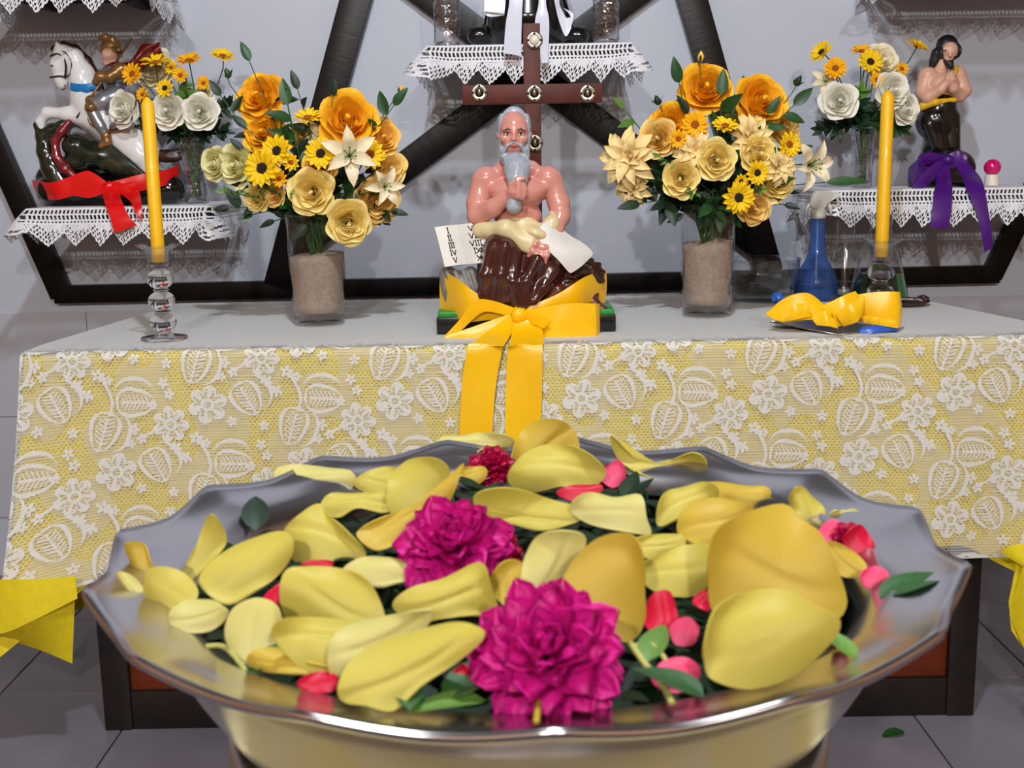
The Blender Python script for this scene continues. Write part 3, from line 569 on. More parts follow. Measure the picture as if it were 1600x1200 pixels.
# rock seat, open book with numerals
rk = [f.e((724, 452, 0), (34, 32, 30)), f.c((700, 430, -6), (712, 478, -10), 14, 16), f.c((735, 428, -10), (748, 480, -20), 12, 14), f.e((800, 470, 10), (110, 22, 40))]
for k in range(4): rk.append(f.c((698 + k * 13, 424, -22), (716 + k * 12, 470, -34), 4, 3))
sob(f, 'rock_seat', rk, st, 'stone_grey', 1.9, 5)
for nm, x0, x1, ym, n_, tl, cols in (('left', 679, 715, 351, -4, 4, ('I', 'II', 'III', 'IV', 'V')), ('right', 715, 757, 347, 2, -3, ('VI', 'VII', 'VIII', 'IX', 'X'))):
    a, b, c_, d_ = f.q(x0, ym + 4, -20 + n_), f.q(x1, ym, -20 - n_), f.q(x0 + 16, ym + 66, -30 + n_), f.q(x1 + 12, ym + 62, -30 - n_)
    ex, ey = (b - a), (c_ - a); nn = ex.cross(ey).normalized(); nn = nn if nn.y < 0 else -nn; m_ = MB(); th = 10 * f.u; P = []
    for j in range(7):
        s_ = j / 6; P.append([a + ex * s_ + ey * t + nn * (3.2 * f.u * math.sin(pi * s_)) for t in np.linspace(0, 1, 5)])
    m_.grid(P); m_.grid([[p - nn * th * (.5 + .5 * math.sin(pi * j / 6)) for p in r_] for j, r_ in enumerate(P)][::-1])
    ring = [P[j][0] for j in range(7)] + [P[6][t] for t in range(1, 5)] + [P[j][4] for j in range(5, -1, -1)] + [P[0][t] for t in range(3, 0, -1)]
    m_.grid([[p for p in ring], [p - nn * th * .6 for p in ring]], 0, True); page = obj('page', m_, MATS['page_white'], st)
    ink = MB()
    def stroke(p0, p1):
        c0, c1 = [a + ex * u_ + ey * v_ + nn * (3.6 * f.u * math.sin(pi * u_) + .4 * f.u) for u_, v_ in (p0, p1)]; ink.tube([c0, c0 * .5 + c1 * .5, c1], 0.75 * f.u, 5)
    for r, tx in enumerate(cols):
        wd = {'I': .09, 'V': .2, 'X': .2}; tot = sum(wd[c] for c in tx); u0 = .52 - tot / 2; v0, v1 = .06 + r * .185, .19 + r * .185
        for ch in tx:
            m0, m1 = u0, u0 + wd[ch] - .035; u0 += wd[ch]; mm = (m0 + m1) / 2
            if ch == 'I': stroke((mm, v0), (mm, v1)); stroke((mm - .035, v0), (mm + .035, v0)); stroke((mm - .035, v1), (mm + .035, v1))
            elif ch == 'V': stroke((m0, v0), (mm, v1)); stroke((m1, v0), (mm, v1))
            else: stroke((m0, v0), (m1, v1)); stroke((m1, v0), (m0, v1))
    obj('numerals', ink, MATS['ink_black'], page)
# lion
ln = [f.e((885, 446, -18), (24, 22, 24)), f.c((872, 455, -38), (858, 468, -40), 12, 9), f.e((905, 455, 0), (34, 30, 30)), f.c((918, 462, -14), (938, 484, -26), 11, 8), f.e((943, 486, -30), (9, 6, 8)), f.e((880, 430, -34), (12, 5, 6)), f.c((936, 484, -28), (946, 486, -32), 5, 3)]
sob(f, 'lion', ln, st, 'lion_brown', 1.6, 5)
mn = [f.e((918, 430, -4), (26, 24, 22)), f.e((902, 412, -14), (14, 14, 16))]
for k in range(7): a = R_(200 - k * 32); mn += f.chain([(912, 428, -24, 6), (912 + 14 * math.cos(a), 428 - 14 * math.sin(a), -26, 6), (918 + 25 * math.cos(a - .5), 430 - 24 * math.sin(a - .5), -14, 4)])
sob(f, 'lion_mane', mn, st, 'mane_dark', 1.6, 2.5)
obj('lion_eye', MB().ball(f.q(886, 441, -40), (5 * f.u, 2 * f.u, 2.5 * f.u), 10, 6), MATS['ink_black'], st); obj('lion_brow', MB().tube([f.q(874, 437, -40), f.q(886, 433, -43), f.q(898, 437, -38)], 1.5 * f.u, 6), MATS['mane_dark'], st)
# ---- satin bows: strips between two edge lines
def bow(name, label, cat, Y, strips, m, knot=None, group=None, sol=.0009):
    """strips: (part name, edge A, edge B, bulge); edge points (px, py, Y offset in metres)"""
    p = strips[0][1][0]; o = V(p[0], p[1], Y=Y + p[2]); t = thing(name, label, cat, o, group)
    for s_ in strips:
        nm, A, B = s_[:3]; bl = s_[3] if len(s_) > 3 else .004; b_ = MB()
        strip(b_, [V(x, y, Y=Y + d) - o for x, y, d in A], [V(x, y, Y=Y + d) - o for x, y, d in B], 30, 6, bl * .35, 0, .0007); obj(nm, b_, MATS[m], t, sol=sol)
    if knot:
        x, y, d, rx, ry, rz = knot; c = V(x, y, Y=Y + d) - o; b_ = MB()
        b_.ball(c, (rx, rz, ry), 16, 10); 
        for i, v in enumerate(b_.v): w_ = Vector(v) - c; b_.v[i] = tuple(c + w_ * (1 + .10 * math.sin(w_.x * 900) + .06 * math.sin(w_.z * 700 + w_.x * 300)))
        obj('knot', b_, MATS[m], t)
    return t
SYF = _b.y; z0 = 0
def ty(py): return V(800, py, Z=HT + .004).y - SYF        # depth offset of a table-top point
fe = FY - .020 - SYF
bow('satin_bow', 'wide golden yellow satin ribbon tied in a bow round the base of the bearded statue', 'ribbon', SYF, [
    ('band', [(688, 421, .05), (716, 437, -.012), (750, 461, -.02), (800, 482, -.024)], [(690, 495, .05), (728, 503, -.012), (765, 500, -.02), (804, 500, -.024)], .006),
    ('band', [(947, 421, .06), (912, 434, -.01), (868, 461, -.018), (816, 482, -.024)], [(945, 473, .06), (905, 474, -.01), (862, 486, -.018), (814, 499, -.024)], .006),
    ('loop', [(806, 482, -.03), (770, 470, -.04), (742, 470, -.045), (718, 500, -.05), (693, 526, -.05)], [(812, 500, -.03), (770, 488, -.036), (750, 490, -.04), (722, 515, -.045), (700, 531, -.045)], .002),
    ('loop', [(693, 526, -.05), (735, 512, -.046), (775, 498, -.04), (806, 488, -.032)], [(700, 532, -.05), (742, 530, -.05), (785, 520, -.046), (812, 503, -.034)], .003),
    ('loop', [(816, 484, -.03), (850, 480, -.05), (890, 474, -.06), (930, 474, -.05)], [(818, 502, -.03), (852, 534, -.058), (890, 535, -.062), (931, 533, -.05)], .006),
    ('loop', [(930, 474, -.05), (936, 476, -.02), (900, 484, -.014), (820, 488, -.02)], [(931, 533, -.05), (936, 530, -.02), (900, 520, -.014), (820, 502, -.02)], .002),
    ('tail', [(800, 488, -.032), (770, 512, -.06), (738, 536, ty(536) - .002), (731, 542, fe - .004), (722, 600, fe - .007), (718, 690, fe - .014)], [(812, 503, -.032), (800, 520, -.056), (788, 540, ty(540) - .002), (785, 546, fe - .004), (774, 610, fe - .007), (768, 695, fe - .014)], .003),
    ('tail', [(806, 494, -.034), (800, 520, -.06), (795, 540, ty(540) - .002), (793, 546, fe - .005), (790, 610, fe - .010), (789, 700, fe - .016)], [(830, 492, -.034), (846, 512, -.06), (850, 536, ty(536) - .002), (848, 543, fe - .005), (847, 610, fe - .010), (844, 695, fe - .016)], .003),
    ('tail', [(816, 490, -.034), (840, 494, -.06), (862, 500, -.075)], [(820, 503, -.034), (836, 508, -.055), (850, 514, -.066)], .002)],
    'satin_yellow', (811, 492, -.036, .018, .017, .014))
# ---- wooden cross
cy = _b.y + .19; o = V(836, 470, Y=cy); o.z = HT + .0045; cr = thing('wooden_cross', 'dark red-brown wooden cross with round metal medallions standing behind the bearded statue', 'cross', o)
uc = upx(cy, 1.2); top = V(836, 37, Y=cy).z - o.z; xw = 13 * uc
obj('upright', MB().box((-xw, -.011, .02), (xw, .011, top), bev=.002), MATS['cross_wood'], cr, sharp=40)
arm = V(836, 147, Y=cy) - o; obj('crossbar', MB().box((-108 * uc, -.0125, arm.z - 14.5 * uc), (108 * uc, .0095, arm.z + 14.5 * uc), bev=.002), MATS['cross_wood'], cr, sharp=40)
obj('foot', MB().box((-.06, -.045, 0), (.06, .045, .022), bev=.004), MATS['cross_wood'], cr, sharp=40)
mat('medal_metal', (176, 168, 150), .25, metal=.85, var=.2); mat('medal_dark', (38, 30, 26), .4, metal=.4); mat('pearl', (220, 212, 196), .2, coat=.5)
for k, (x, y) in enumerate(((835, 63), (749, 145), (835, 146), (918, 146), (836, 224))):
    c = V(x, y, Y=cy - .013) - o; Mx = Matrix.Translation(c) @ Matrix.Rotation(pi / 2, 4, 'X')
    md = obj('medallion', MB().lathe([(0.0001, .0), (12.5 * uc, 0), (13 * uc, .0015), (12 * uc, .0035), (9 * uc, .0028), (.0001, .0028)], 28), MATS['medal_metal'], cr, Mx)
    if k == 0: obj('pearl', MB().ball((0, 0, .004), (8 * uc, 8 * uc, .006), 16, 10), MATS['pearl'], md)
    else:
        obj('relief', MB().lathe([(.0001, .0055), (4 * uc, .0052), (6.5 * uc, .0036), (7 * uc, .0024)], 20), MATS['medal_dark'], md); obj('figure', MB().ball((0, 1 * uc, .0055), (2.4 * uc, 5 * uc, .0022), 10, 8), MATS['medal_metal'], md)
    hb = MB()
    for a in range(4): hb.ball((10 * uc * math.cos(a * pi / 2), 10 * uc * math.sin(a * pi / 2), .003), (2.2 * uc, 2.2 * uc, .0016), 8, 6)
    obj('hole', hb, MATS['medal_dark'], md)
# ---- rider statue on the left shelf
f = Fr(175, 323, Y=3.12); f.o.z = zL + .004
g = thing('rider_statue', 'glazed statue of a helmeted rider on a rearing white horse above a dragon', 'statue', f.o); u = f.u
bs = [f.e((120, 300, 0), (62, 24, 40)), f.e((210, 298, 0), (72, 27, 40)), f.c((80, 296, -10), (265, 296, -10), 22, 24), f.e((90, 280, -5), (34, 14, 26))]
bo = sob(f, 'rock_base', [p for p in bs], g, 'gloss_black', 2, 6)
h = [f.e((150, 170, 0), (32, 36, 26), rotY(20)), f.c((150, 175, 0), (212, 228, 0), 31, 33), f.e((222, 238, 0), (30, 34, 27))] + f.chain([(138, 155, 0, 28), (128, 118, 0, 20), (116, 92, 0, 15), (100, 84, 0, 13)]) + f.chain([(98, 86, 0, 14), (92, 102, 0, 12), (94, 122, 0, 9), (96, 132, 0, 7.5)])
h += f.chain([(140, 185, -14, 17), (105, 178, -18, 10), (74, 176, -18, 8), (63, 190, -18, 6), (66, 203, -18, 6)]) + f.chain([(140, 192, 14, 16), (112, 186, 16, 9), (100, 205, 14, 7), (106, 216, 12, 5)])
h += f.chain([(225, 250, -12, 22), (236, 272, -14, 12), (222, 292, -14, 8), (230, 300, -14, 8)]) + f.chain([(225, 250, 12, 22), (245, 272, 14, 12), (240, 292, 14, 8)]) + [f.c((92, 78, -5), (88, 66, -7), 4, 1.5), f.c((100, 76, 5), (98, 66, 6), 4, 1.5), f.e((100, 170, -2), (4, 4, 4))]
sob(f, 'horse', h, g, 'horse_white', 2, 7)
sob(f, 'mane', f.chain([(84, 76, 0, 5), (100, 71, 0, 6), (118, 77, 3, 7), (136, 96, 4, 8), (150, 122, 4, 8), (158, 142, 2, 6)]), g, 'mane_dark', 1.6, 3)
hb = MB()
def strap(pts, r=1.8): hb.tube(crom([f.q(*p) for p in pts], 14), r * u, 7, flat=.8)
strap([(78, 88, -11), (90, 84, -14), (103, 90, -13), (112, 84, -14)]); strap([(78, 121, -9), (92, 119, -11.5), (104, 120, -8)]); strap([(100, 84, -14), (103, 105, -12.5), (101, 122, -9)]); strap([(92, 78, -12), (104, 84, -14), (112, 98, -16), (110, 116, -17), (104, 120, -10)])
obj('bridle', hb, MATS['gloss_black'], g); 
for p in ((82, 103, -11),): obj('horse_eye', MB().ball(f.q(*p), (3 * u, 2 * u, 2 * u), 10, 6), MATS['gloss_black'], g)
obj('muzzle_line', MB().tube([f.q(101, 132, -7), f.q(102, 138, -6), f.q(97, 141, -8)], 1 * u, 6), MATS['dragon_red'], g)
cl_ = MB(); P = []
for j in range(25):
    s_ = j / 24; x = 110 + 50 * s_; y = 134 + 5 * math.sin(s_ * pi) - 6 * s_; d = -20 - 8 * math.sin(s_ * pi); P.append([f.q(x, y - 5, d), f.q(x, y + 1, d - 1.5), f.q(x, y + 6 + 2.2 * abs(math.sin(s_ * pi * 3)), d + .5)])
cl_.grid(P); obj('blue_collar', cl_, MATS['blue_trim'], g, sol=.002)
bl = [f.e((190, 192, -24), (20, 28, 8), rotY(-30)), f.e((186, 170, -22), (26, 14, 8), rotY(-20))]; sob(f, 'saddle_cloth', bl, g, 'armour_silver', 1.8, 4)
tr = MB(); tr.tube(crom([f.q(*p) for p in ((138, 182, -30), (146, 196, -31), (172, 205, -34), (186, 204, -35), (196, 198, -33), (199, 186, -30))], 24), 3.6 * u, 8, flat=.7); obj('saddle_fringe', tr, MATS['armour_bronze'], g)
rd = [f.e((182, 118, 2), (22, 26, 17), rotY(25)), f.e((182, 148, 0), (18, 16, 17))]
rd += f.chain([(184, 150, -14, 15), (162, 158, -26, 13), (146, 166, -30, 11)])
sob(f, 'cuirass', rd, g, 'armour_silver', 1.7, 4)
sob(f, 'arm', f.chain([(186, 112, -16, 11), (172, 120, -24, 9), (156, 120, -26, 8), (150, 128, -26, 6)]) + [f.e((188, 108, -16), (13, 11, 10))], g, 'armour_bronze', 1.6, 3)
sob(f, 'knee_guard', [f.e((144, 168, -32), (11, 14, 10)), f.e((142, 158, -30), (9, 7, 9))], g, 'armour_bronze', 1.5, 3)
sob(f, 'greave', f.chain([(146, 176, -32, 9.5), (158, 198, -33, 8), (166, 212, -33, 6)]), g, 'armour_silver', 1.5, 3)
sob(f, 'boot', f.chain([(166, 212, -33, 8), (168, 222, -33, 7), (158, 228, -36, 5)]), g, 'armour_bronze', 1.5, 3)
sob(f, 'rider_head', [f.e((172, 86, 0), (12, 15, 12), rotY(-15)), f.c((166, 86, -4), (163, 90, -6), 2, 2.6), f.e((176, 98, 0), (10, 10, 9)), f.e((168, 97, -2), (7, 6, 7))], g, 'plaster_skin_pale', 1.2, 3)
for p in ((166, 83, -9.5), (173, 82, -11.5)): obj('eye', MB().ball(f.q(*p), (1.8 * u, 1 * u, 1.1 * u), 8, 6), MATS['ink_black'], g)
hm = [f.e((172, 75, 0), (14, 10, 14), rotY(-12)), f.c((160, 79, -4), (186, 78, -8), 4, 4)] + f.chain([(155, 60, 0, 2.5), (164, 57, 0, 4.5), (176, 61, 0, 5), (184, 72, 2, 5), (188, 86, 2, 4)]); sob(f, 'helmet', hm, g, 'armour_bronze', 1.3, 3)
cp = MB(); ca = [(160, 112, -6), (180, 98, -12), (206, 92, -6), (226, 70, 0), (250, 66, 6)]; cb = [(180, 116, 8), (200, 116, 2), (222, 108, -6), (238, 96, -6), (254, 84, 0)]
A_, B_ = crom([f.q(*p) for p in ca], 26), crom([f.q(*p) for p in cb], 26)
cp.grid([[a.lerp(b, t) + Vector((0, -5 * u * math.sin(t * 9 + i * .35) - 4 * u * math.sin(pi * t), 3 * u * math.sin(i * .5 + t * 4))) for t in np.linspace(0, 1, 12)] for i, (a, b) in enumerate(zip(A_, B_))]); obj('cape', cp, MATS['cape_red'], g, sol=.005)
obj('cape_hem', MB().tube([a + Vector((0, -3 * u, 0)) for a in B_], 2 * u, 7), MATS['armour_bronze'], g)
obj('lance', MB().tube([f.q(207, 61, 6), f.q(150, 140, -34), f.q(120, 184, -30)], 1.7 * u, 8), MATS['armour_bronze'], g)
dr = f.chain([(98, 290, -14, 22), (82, 262, -16, 17), (72, 236, -16, 14), (68, 214, -16, 11), (80, 202, -18, 9)]) + f.chain([(80, 204, -18, 9), (96, 196, -20, 7), (106, 190, -20, 4)]) + f.chain([(66, 212, -16, 9), (60, 196, -16, 7), (62, 192, -16, 5)]) + f.chain([(82, 212, -18, 8), (98, 206, -20, 5), (104, 198, -20, 3)])
dr += [f.e((150, 242, -16), (46, 24, 22), rotY(14)), f.e((118, 228, -16), (20, 24, 18)), f.e((190, 258, -16), (40, 22, 20), rotY(20)), f.e((120, 255, -18), (30, 16, 14))]
for k in range(6): dr.append(f.c((112 + k * 12, 216 + k * 2.5, -30), (160 + k * 14, 262 + k * 3, -34), 5, 4))
sob(f, 'dragon', dr, g, 'dragon_green', 2, 4.5)
sob(f, 'dragon_belly', f.chain([(108, 190, -26, 4), (96, 206, -28, 7), (86, 220, -28, 6), (88, 244, -30, 7), (102, 264, -32, 8), (116, 276, -32, 6)]), g, 'dragon_red', 1.7, 4)
tl_ = f.chain([(236, 240, -4, 7), (262, 240, -4, 6), (282, 236, -4, 4)]) + [f.e((262, 246, -4), (24, 8, 8))]; sob(f, 'horse_tail', tl_, g, 'mane_dark', 1.8, 3)
Yb = f.Y - 44 * u
bow('satin_bow', 'bright red satin ribbon tied round the base of the horse rider statue', 'ribbon', Yb, [
    ('band', [(50, 281, .06), (80, 285, .0), (110, 276, -.006), (138, 267, -.012), (165, 283, -.016)], [(62, 310, .06), (90, 312, .0), (115, 306, -.006), (140, 309, -.012), (168, 300, -.016)], .006),
    ('band', [(278, 258, .06), (250, 268, .0), (222, 272, -.008), (190, 280, -.014), (174, 284, -.016)], [(277, 286, .06), (250, 292, .0), (222, 298, -.008), (195, 300, -.014), (176, 298, -.016)], .006),
    ('loop', [(172, 284, -.02), (190, 286, -.03), (206, 300, -.034), (200, 308, -.034)], [(176, 298, -.02), (186, 302, -.028), (196, 308, -.032), (200, 311, -.034)], .003),
    ('tail', [(160, 286, -.018), (160, 300, -.04), (164, 318, SY - Yb - .012), (172, 340, SY - Yb - .030), (179, 364, SY - Yb - .032)], [(192, 288, -.018), (188, 304, -.04), (192, 318, SY - Yb - .012), (200, 336, SY - Yb - .030), (214, 352, SY - Yb - .032)], .004),
    ('tail', [(186, 288, -.018), (192, 304, -.036), (206, 318, SY - Yb - .014), (212, 334, SY - Yb - .032)], [(210, 284, -.018), (218, 300, -.036), (221, 318, SY - Yb - .014), (222, 346, SY - Yb - .032)], .004)],
    'satin_red', (171, 291, -.020, .014, .012, .012))
# ---- praying figure on the right shelf
f = Fr(1470, 293, Y=3.12); f.o.z = zR + .004; u = f.u
g = thing('praying_statue', 'plaster statue of a bare-chested praying man with long black hair and black trousers', 'statue', f.o)
sob(f, 'rock_base', [f.e((1462, 278, 0), (40, 24, 34)), f.e((1470, 256, 0), (38, 24, 30)), f.e((1498, 262, 0), (26, 20, 26)), f.c((1432, 284, -6), (1505, 284, -6), 13, 13)], g, 'gloss_black', 1.8, 6)
sob(f, 'trousers', [f.c((1468, 168, 0), (1462, 190, 0), 26, 30), f.c((1456, 188, -8), (1466, 232, -14), 20, 15), f.c((1482, 186, -8), (1486, 230, -14), 18, 14), f.e((1472, 236, -8), (30, 14, 20)), f.c((1450, 195, -22), (1462, 230, -26), 4, 3), f.c((1468, 180, -26), (1478, 226, -26), 4, 3)], g, 'trouser_black', 1.5, 4)
gp = MB()
for x, y in ((1468, 207), (1489, 205)):
    for k in range(26): gp.ball(f.q(x + random.uniform(-5, 5), y + random.uniform(-14, 14), -27 + abs(x - 1478) * .2), (random.uniform(1, 2.4) * u, 1.6 * u, random.uniform(1, 3) * u), 6, 5)
obj('gold_worn_paint', gp, MATS['gold_flake'], g, kind='stuff')
sob(f, 'sash', [f.c((1442, 166, -12), (1462, 160, -24), 6, 5), f.c((1462, 160, -24), (1492, 156, -18), 5, 4), f.c((1440, 167, 6), (1442, 166, -12), 6, 6)] , g, 'sash_yellow', 1.3, 3)
by = [f.e((1470, 132, 0), (27, 28, 18)), f.e((1470, 152, 0), (26, 18, 18)), f.c((1470, 108, 2), (1474, 96, 0), 10, 9), f.e((1450, 118, 0), (14, 14, 13)), f.e((1496, 116, 0), (13, 13, 13))]
by += f.chain([(1448, 122, 0, 13), (1442, 144, -6, 11), (1450, 152, -16, 10), (1470, 140, -28, 7), (1483, 124, -32, 6)]) + f.chain([(1498, 120, 0, 12), (1506, 142, -6, 11), (1500, 150, -14, 9), (1490, 138, -28, 7), (1486, 124, -32, 6)])
for k in range(4): by += f.chain([(1480 + k * 1.2, 124 - k, -36 + k * 2, 2.4), (1482 + k * 1.4, 116 - k, -34 + k * 2, 2.1)]) + f.chain([(1490 - k * .6, 124 - k, -36 + k * 2, 2.4), (1488, 116 - k, -34 + k * 2, 2.1)])
by += [f.e((1482, 80, 0), (13.5, 18, 15)), f.e((1483, 92, -6), (9, 9, 9)), f.c((1484, 80, -14), (1485, 87, -18), 1.8, 2.6), f.e((1478, 76, -12.5), (5, 2.2, 3)), f.e((1489, 76, -12.5), (5, 2.2, 3))]
sob(f, 'body', by, g, 'plaster_skin_pale', 1.15, 3)
hr = [f.e((1480, 72, 4), (17, 13.5, 17)), f.e((1468, 84, 4), (8, 16, 12)), f.e((1495, 80, 6), (5, 16, 11))] + f.chain([(1464, 84, 2, 9), (1460, 96, 4, 8), (1456, 104, 4, 5)]) + f.chain([(1482, 95, -12, 7.5), (1485, 103, -14, 5.5)]) + f.chain([(1476, 90, -12, 3), (1484, 88.5, -16.5, 2), (1492, 90, -11, 3)]) + [f.e((1484, 82, -21), (10.5, 14.5, 13.5), None, -1)]
sob(f, 'hair', hr, g, 'hair_black', 1.15, 2.4)
for x in (1478, 1489): obj('eye', MB().ball(f.q(x, 79, -13.6), (2.3 * u, 1.2 * u, 1.3 * u), 8, 6), MATS['ink_black'], g)
obj('mouth', MB().tube([f.q(1480, 93, -19), f.q(1484.5, 92.6, -20), f.q(1488, 93, -18)], 1.0 * u, 6), MATS['plaster_skin_pale'], g)
obj('shoulder_strap', MB().tube(crom([f.q(*p) for p in ((1496, 104, -6), (1494, 110, -15), (1489, 120, -21), (1484, 130, -22))], 10), 3 * u, 8), MATS['sash_yellow'], g)
Yb = f.Y - 40 * u
bow('satin_bow', 'dark purple satin ribbon tied below the praying figure, long tails hanging off the shelf', 'ribbon', Yb, [
    ('band', [(1420, 262, .06), (1440, 246, .0), (1474, 242, -.012)], [(1420, 294, .06), (1440, 274, .0), (1474, 262, -.012)], .006),
    ('loop', [(1476, 244, -.02), (1456, 238, -.04), (1436, 244, -.044), (1440, 252, -.04)], [(1476, 258, -.02), (1460, 256, -.03), (1442, 256, -.036), (1438, 254, -.04)], .004),
    ('loop', [(1476, 248, -.024), (1456, 258, -.05), (1430, 284, -.054), (1424, 296, -.05)], [(1478, 262, -.024), (1468, 272, -.04), (1446, 292, -.05), (1432, 297, -.05)], .006),
    ('loop', [(1478, 244, -.02), (1496, 236, -.03), (1512, 244, -.034)], [(1480, 262, -.02), (1500, 262, -.03), (1512, 258, -.034)], .006),
    ('tail', [(1466, 252, -.022), (1464, 276, -.05), (1460, 298, SY - Yb - .014), (1456, 330, SY - Yb - .034), (1453, 355, SY - Yb - .036)], [(1482, 252, -.022), (1486, 276, -.05), (1488, 298, SY - Yb - .014), (1486, 332, SY - Yb - .034), (1480, 358, SY - Yb - .036)], .004),
    ('tail', [(1484, 250, -.022), (1500, 270, -.05), (1510, 296, SY - Yb - .016), (1528, 340, SY - Yb - .036), (1538, 394, SY - Yb - .034)], [(1504, 246, -.022), (1528, 272, -.05), (1538, 294, SY - Yb - .016), (1546, 340, SY - Yb - .036), (1552, 386, SY - Yb - .034)], .004)],
    'satin_purple', (1482, 250, -.026, .014, .013, .011))
# ---- dark robed figure on the middle shelf
f = Fr(824, 66, Y=3.13); f.o.z = zM + .004; u = f.u
g = thing('robed_statue', 'glossy black robed statue on the middle shelf above the cross', 'statue', f.o)
rb = [f.c((800, 52, 0), (850, 52, 0), 26, 26), f.c((745, 56, 0), (905, 56, 0), 15, 15), f.c((825, 30, 0), (825, -80, 0), 68, 44), f.c((780, 40, -20), (800, -60, -22), 16, 9), f.c((870, 40, -20), (850, -60, -22), 16, 9), f.c((825, 40, -26), (825, -60, -28), 14, 9), f.e((825, -110, 0), (56, 30, 30)), f.c((825, -130, 0), (825, -150, 0), 14, 14)]
sob(f, 'robe', rb, g, 'gloss_black', 2.6, 8); sob(f, 'head', [f.e((825, -172, 0), (22, 28, 24)), f.c((825, -170, -20), (825, -162, -25), 3, 4)], g, 'plaster_skin_pale', 2, 4); sob(f, 'veil', [f.e((825, -176, 8), (29, 32, 26)), f.c((802, -160, 6), (790, -110, 4), 14, 18), f.c((848, -160, 6), (860, -110, 4), 14, 18)], g, 'gloss_black', 2.4, 6)
Yb = f.Y - 56 * u
bow('satin_bow', 'white satin ribbon hanging down in front of the black robed statue', 'ribbon', Yb, [
    ('tail', [(796, -60, -.01), (796, 0, -.02), (790, 40, -.05), (787, 84, SY - Yb - .05)], [(824, -60, -.01), (817, 0, -.02), (815, 40, -.05), (814, 88, SY - Yb - .05)], .004),
    ('tail', [(838, -60, -.01), (842, 0, -.02), (836, 40, -.04), (847, 100, SY - Yb - .055)], [(858, -60, -.01), (853, 0, -.02), (858, 35, -.04), (856, 98, SY - Yb - .055)], .004),
    ('loop', [(862, -20, -.01), (868, 10, -.03), (876, 40, -.04), (884, 57, -.045), (893, 40, -.04), (890, 22, -.03)], [(880, -30, -.01), (874, 2, -.02), (880, 20, -.025), (886, 28, -.03), (896, 22, -.034), (880, 12, -.03)], .002),
    ('loop', [(758, -30, 0), (757, 0, -.01), (756, 18, -.014)], [(790, -30, 0), (790, 0, -.01), (788, 22, -.014)], .003), ('loop', [(756, 18, -.014), (764, 26, -.006), (788, 24, -.006)], [(757, 0, -.002), (768, 8, -.002), (788, 8, -.002)], .002)],
    'satin_white', (828, -60, -.012, .022, .02, .016))
# ------------------------------------------------------------------ glass and small things on the altar and shelves
mat('sand', (150, 130, 116), .95, var=.1, scale=120, bump=.5, rgb2=(170, 150, 134))
mat('wax_yellow', (255, 192, 16), .42, var=.05, scale=30, coat=.15); mat('wick', (60, 44, 30), .9)
thin_glass('clear_glass', (.95, .96, .96), lo=.05, hi=.8); thin_glass('cut_glass', (.88, .89, .92), lo=.16, hi=.85, bump=1.0, scale=70)
thin_glass('smoked_glass', (.30, .29, .29), lo=.08, hi=.7)
thin_glass('blue_plastic', (.40, .56, .88), body=.26, bodycol=lin((84, 128, 206)), lo=.05, hi=.4)
solid_glass('crystal')
mat('blue_liquid', (0, 40, 92), .3, var=.05, spec=.5); mat('green_liquid', (12, 44, 22), .12, var=.3); mat('green_plastic', (40, 120, 70), .3, var=.3)
mat('spray_white', (214, 210, 198), .45, var=.04); mat('black_plastic', (14, 13, 14), .35)
mat('tray_metal', (170, 164, 152), .22, metal=.9, var=.1, scale=20); mat('wood_dish', (84, 60, 44), .45, var=.3, scale=30)
mat('bulb_pink', (214, 10, 110), .12, coat=.6, var=.04); mat('socket_white', (232, 222, 208), .4, var=.06, scale=40)
VASE = {}
def tall_vase(key, px, py, ptop, rt, rb, label, fill):
    o = V(px, py, Z=HT + .0045); o.z = HT + .0048; u = upx(o.y, .9); h = (py - ptop) * u; rt *= u; rb *= u
    t = thing('glass_vase', label, 'vase', o)
    def wob(r, z, a, i): k = 1 + (.030 * math.sin(9 * a + z * 60) if .16 * h < z else 0); return r * k, z
    prof = [(.0001, .004), (rb * .86, .003), (rb * .9, .0), (rb * .97, .004), (rb * .97, .014), (rb * .88, .02), (rb * .96, .03)] + [(rb + (rt - rb) * k / 14, .034 + (h - .034) * k / 14) for k in range(15)]
    obj('body', MB().lathe(prof, 72, wob=wob), MATS['clear_glass'], t)
    obj('rim', MB().lathe([(rt * .985 + .0012 * math.cos(a), h + .0012 * math.sin(a)) for a in np.linspace(0, 2 * pi, 9)], 40), MATS['clear_glass'], t)
    s_ = MB(); zt_ = fill * h
    s_.lathe([(.0001, .026), (rb * .84, .026)] + [((rb + (rt - rb) * k / 8) * .93, .03 + (zt_ - .03) * k / 8) for k in range(9)] + [((rb + (rt - rb) * fill) * .7, zt_ + .003), (.0001, zt_ + .005)], 40, wob=lambda r, z, a, i: (r, z + (.004 * math.sin(a + 1) + .002 * math.sin(3 * a)) * (1 if z > zt_ - .01 else 0)))
    so = obj('sand_fill', s_, MATS['sand']); so.location = o; tag(so, 'pale sand filling the ' + label.split(',')[0], 'sand', kind='stuff')
    VASE[key] = (o + Vector((0, 0, h)), o + Vector((0, 0, zt_)), rt)
tall_vase('L', 500, 506, 336, 45, 40, 'tall fluted glass vase of orange roses beside the glass candlestick with red ribbon behind, half full of sand', .63)
tall_vase('R', 1104, 493, 322, 42, 39, 'tall fluted glass vase of orange roses beside the blue spray bottle, half full of sand', .66)
for o in COL.objects:
    if o.name.startswith('glass_vase'): o['label'] = 'tall fluted glass vase with sand and orange roses ' + ('near the book' if o.location.x < 0 else 'near the blue spray bottle')
    if o.name.startswith('sand_fill'): o['label'] = 'pale sand inside the tall rose vase ' + ('near the book' if o.location.x < 0 else 'near the blue spray bottle')
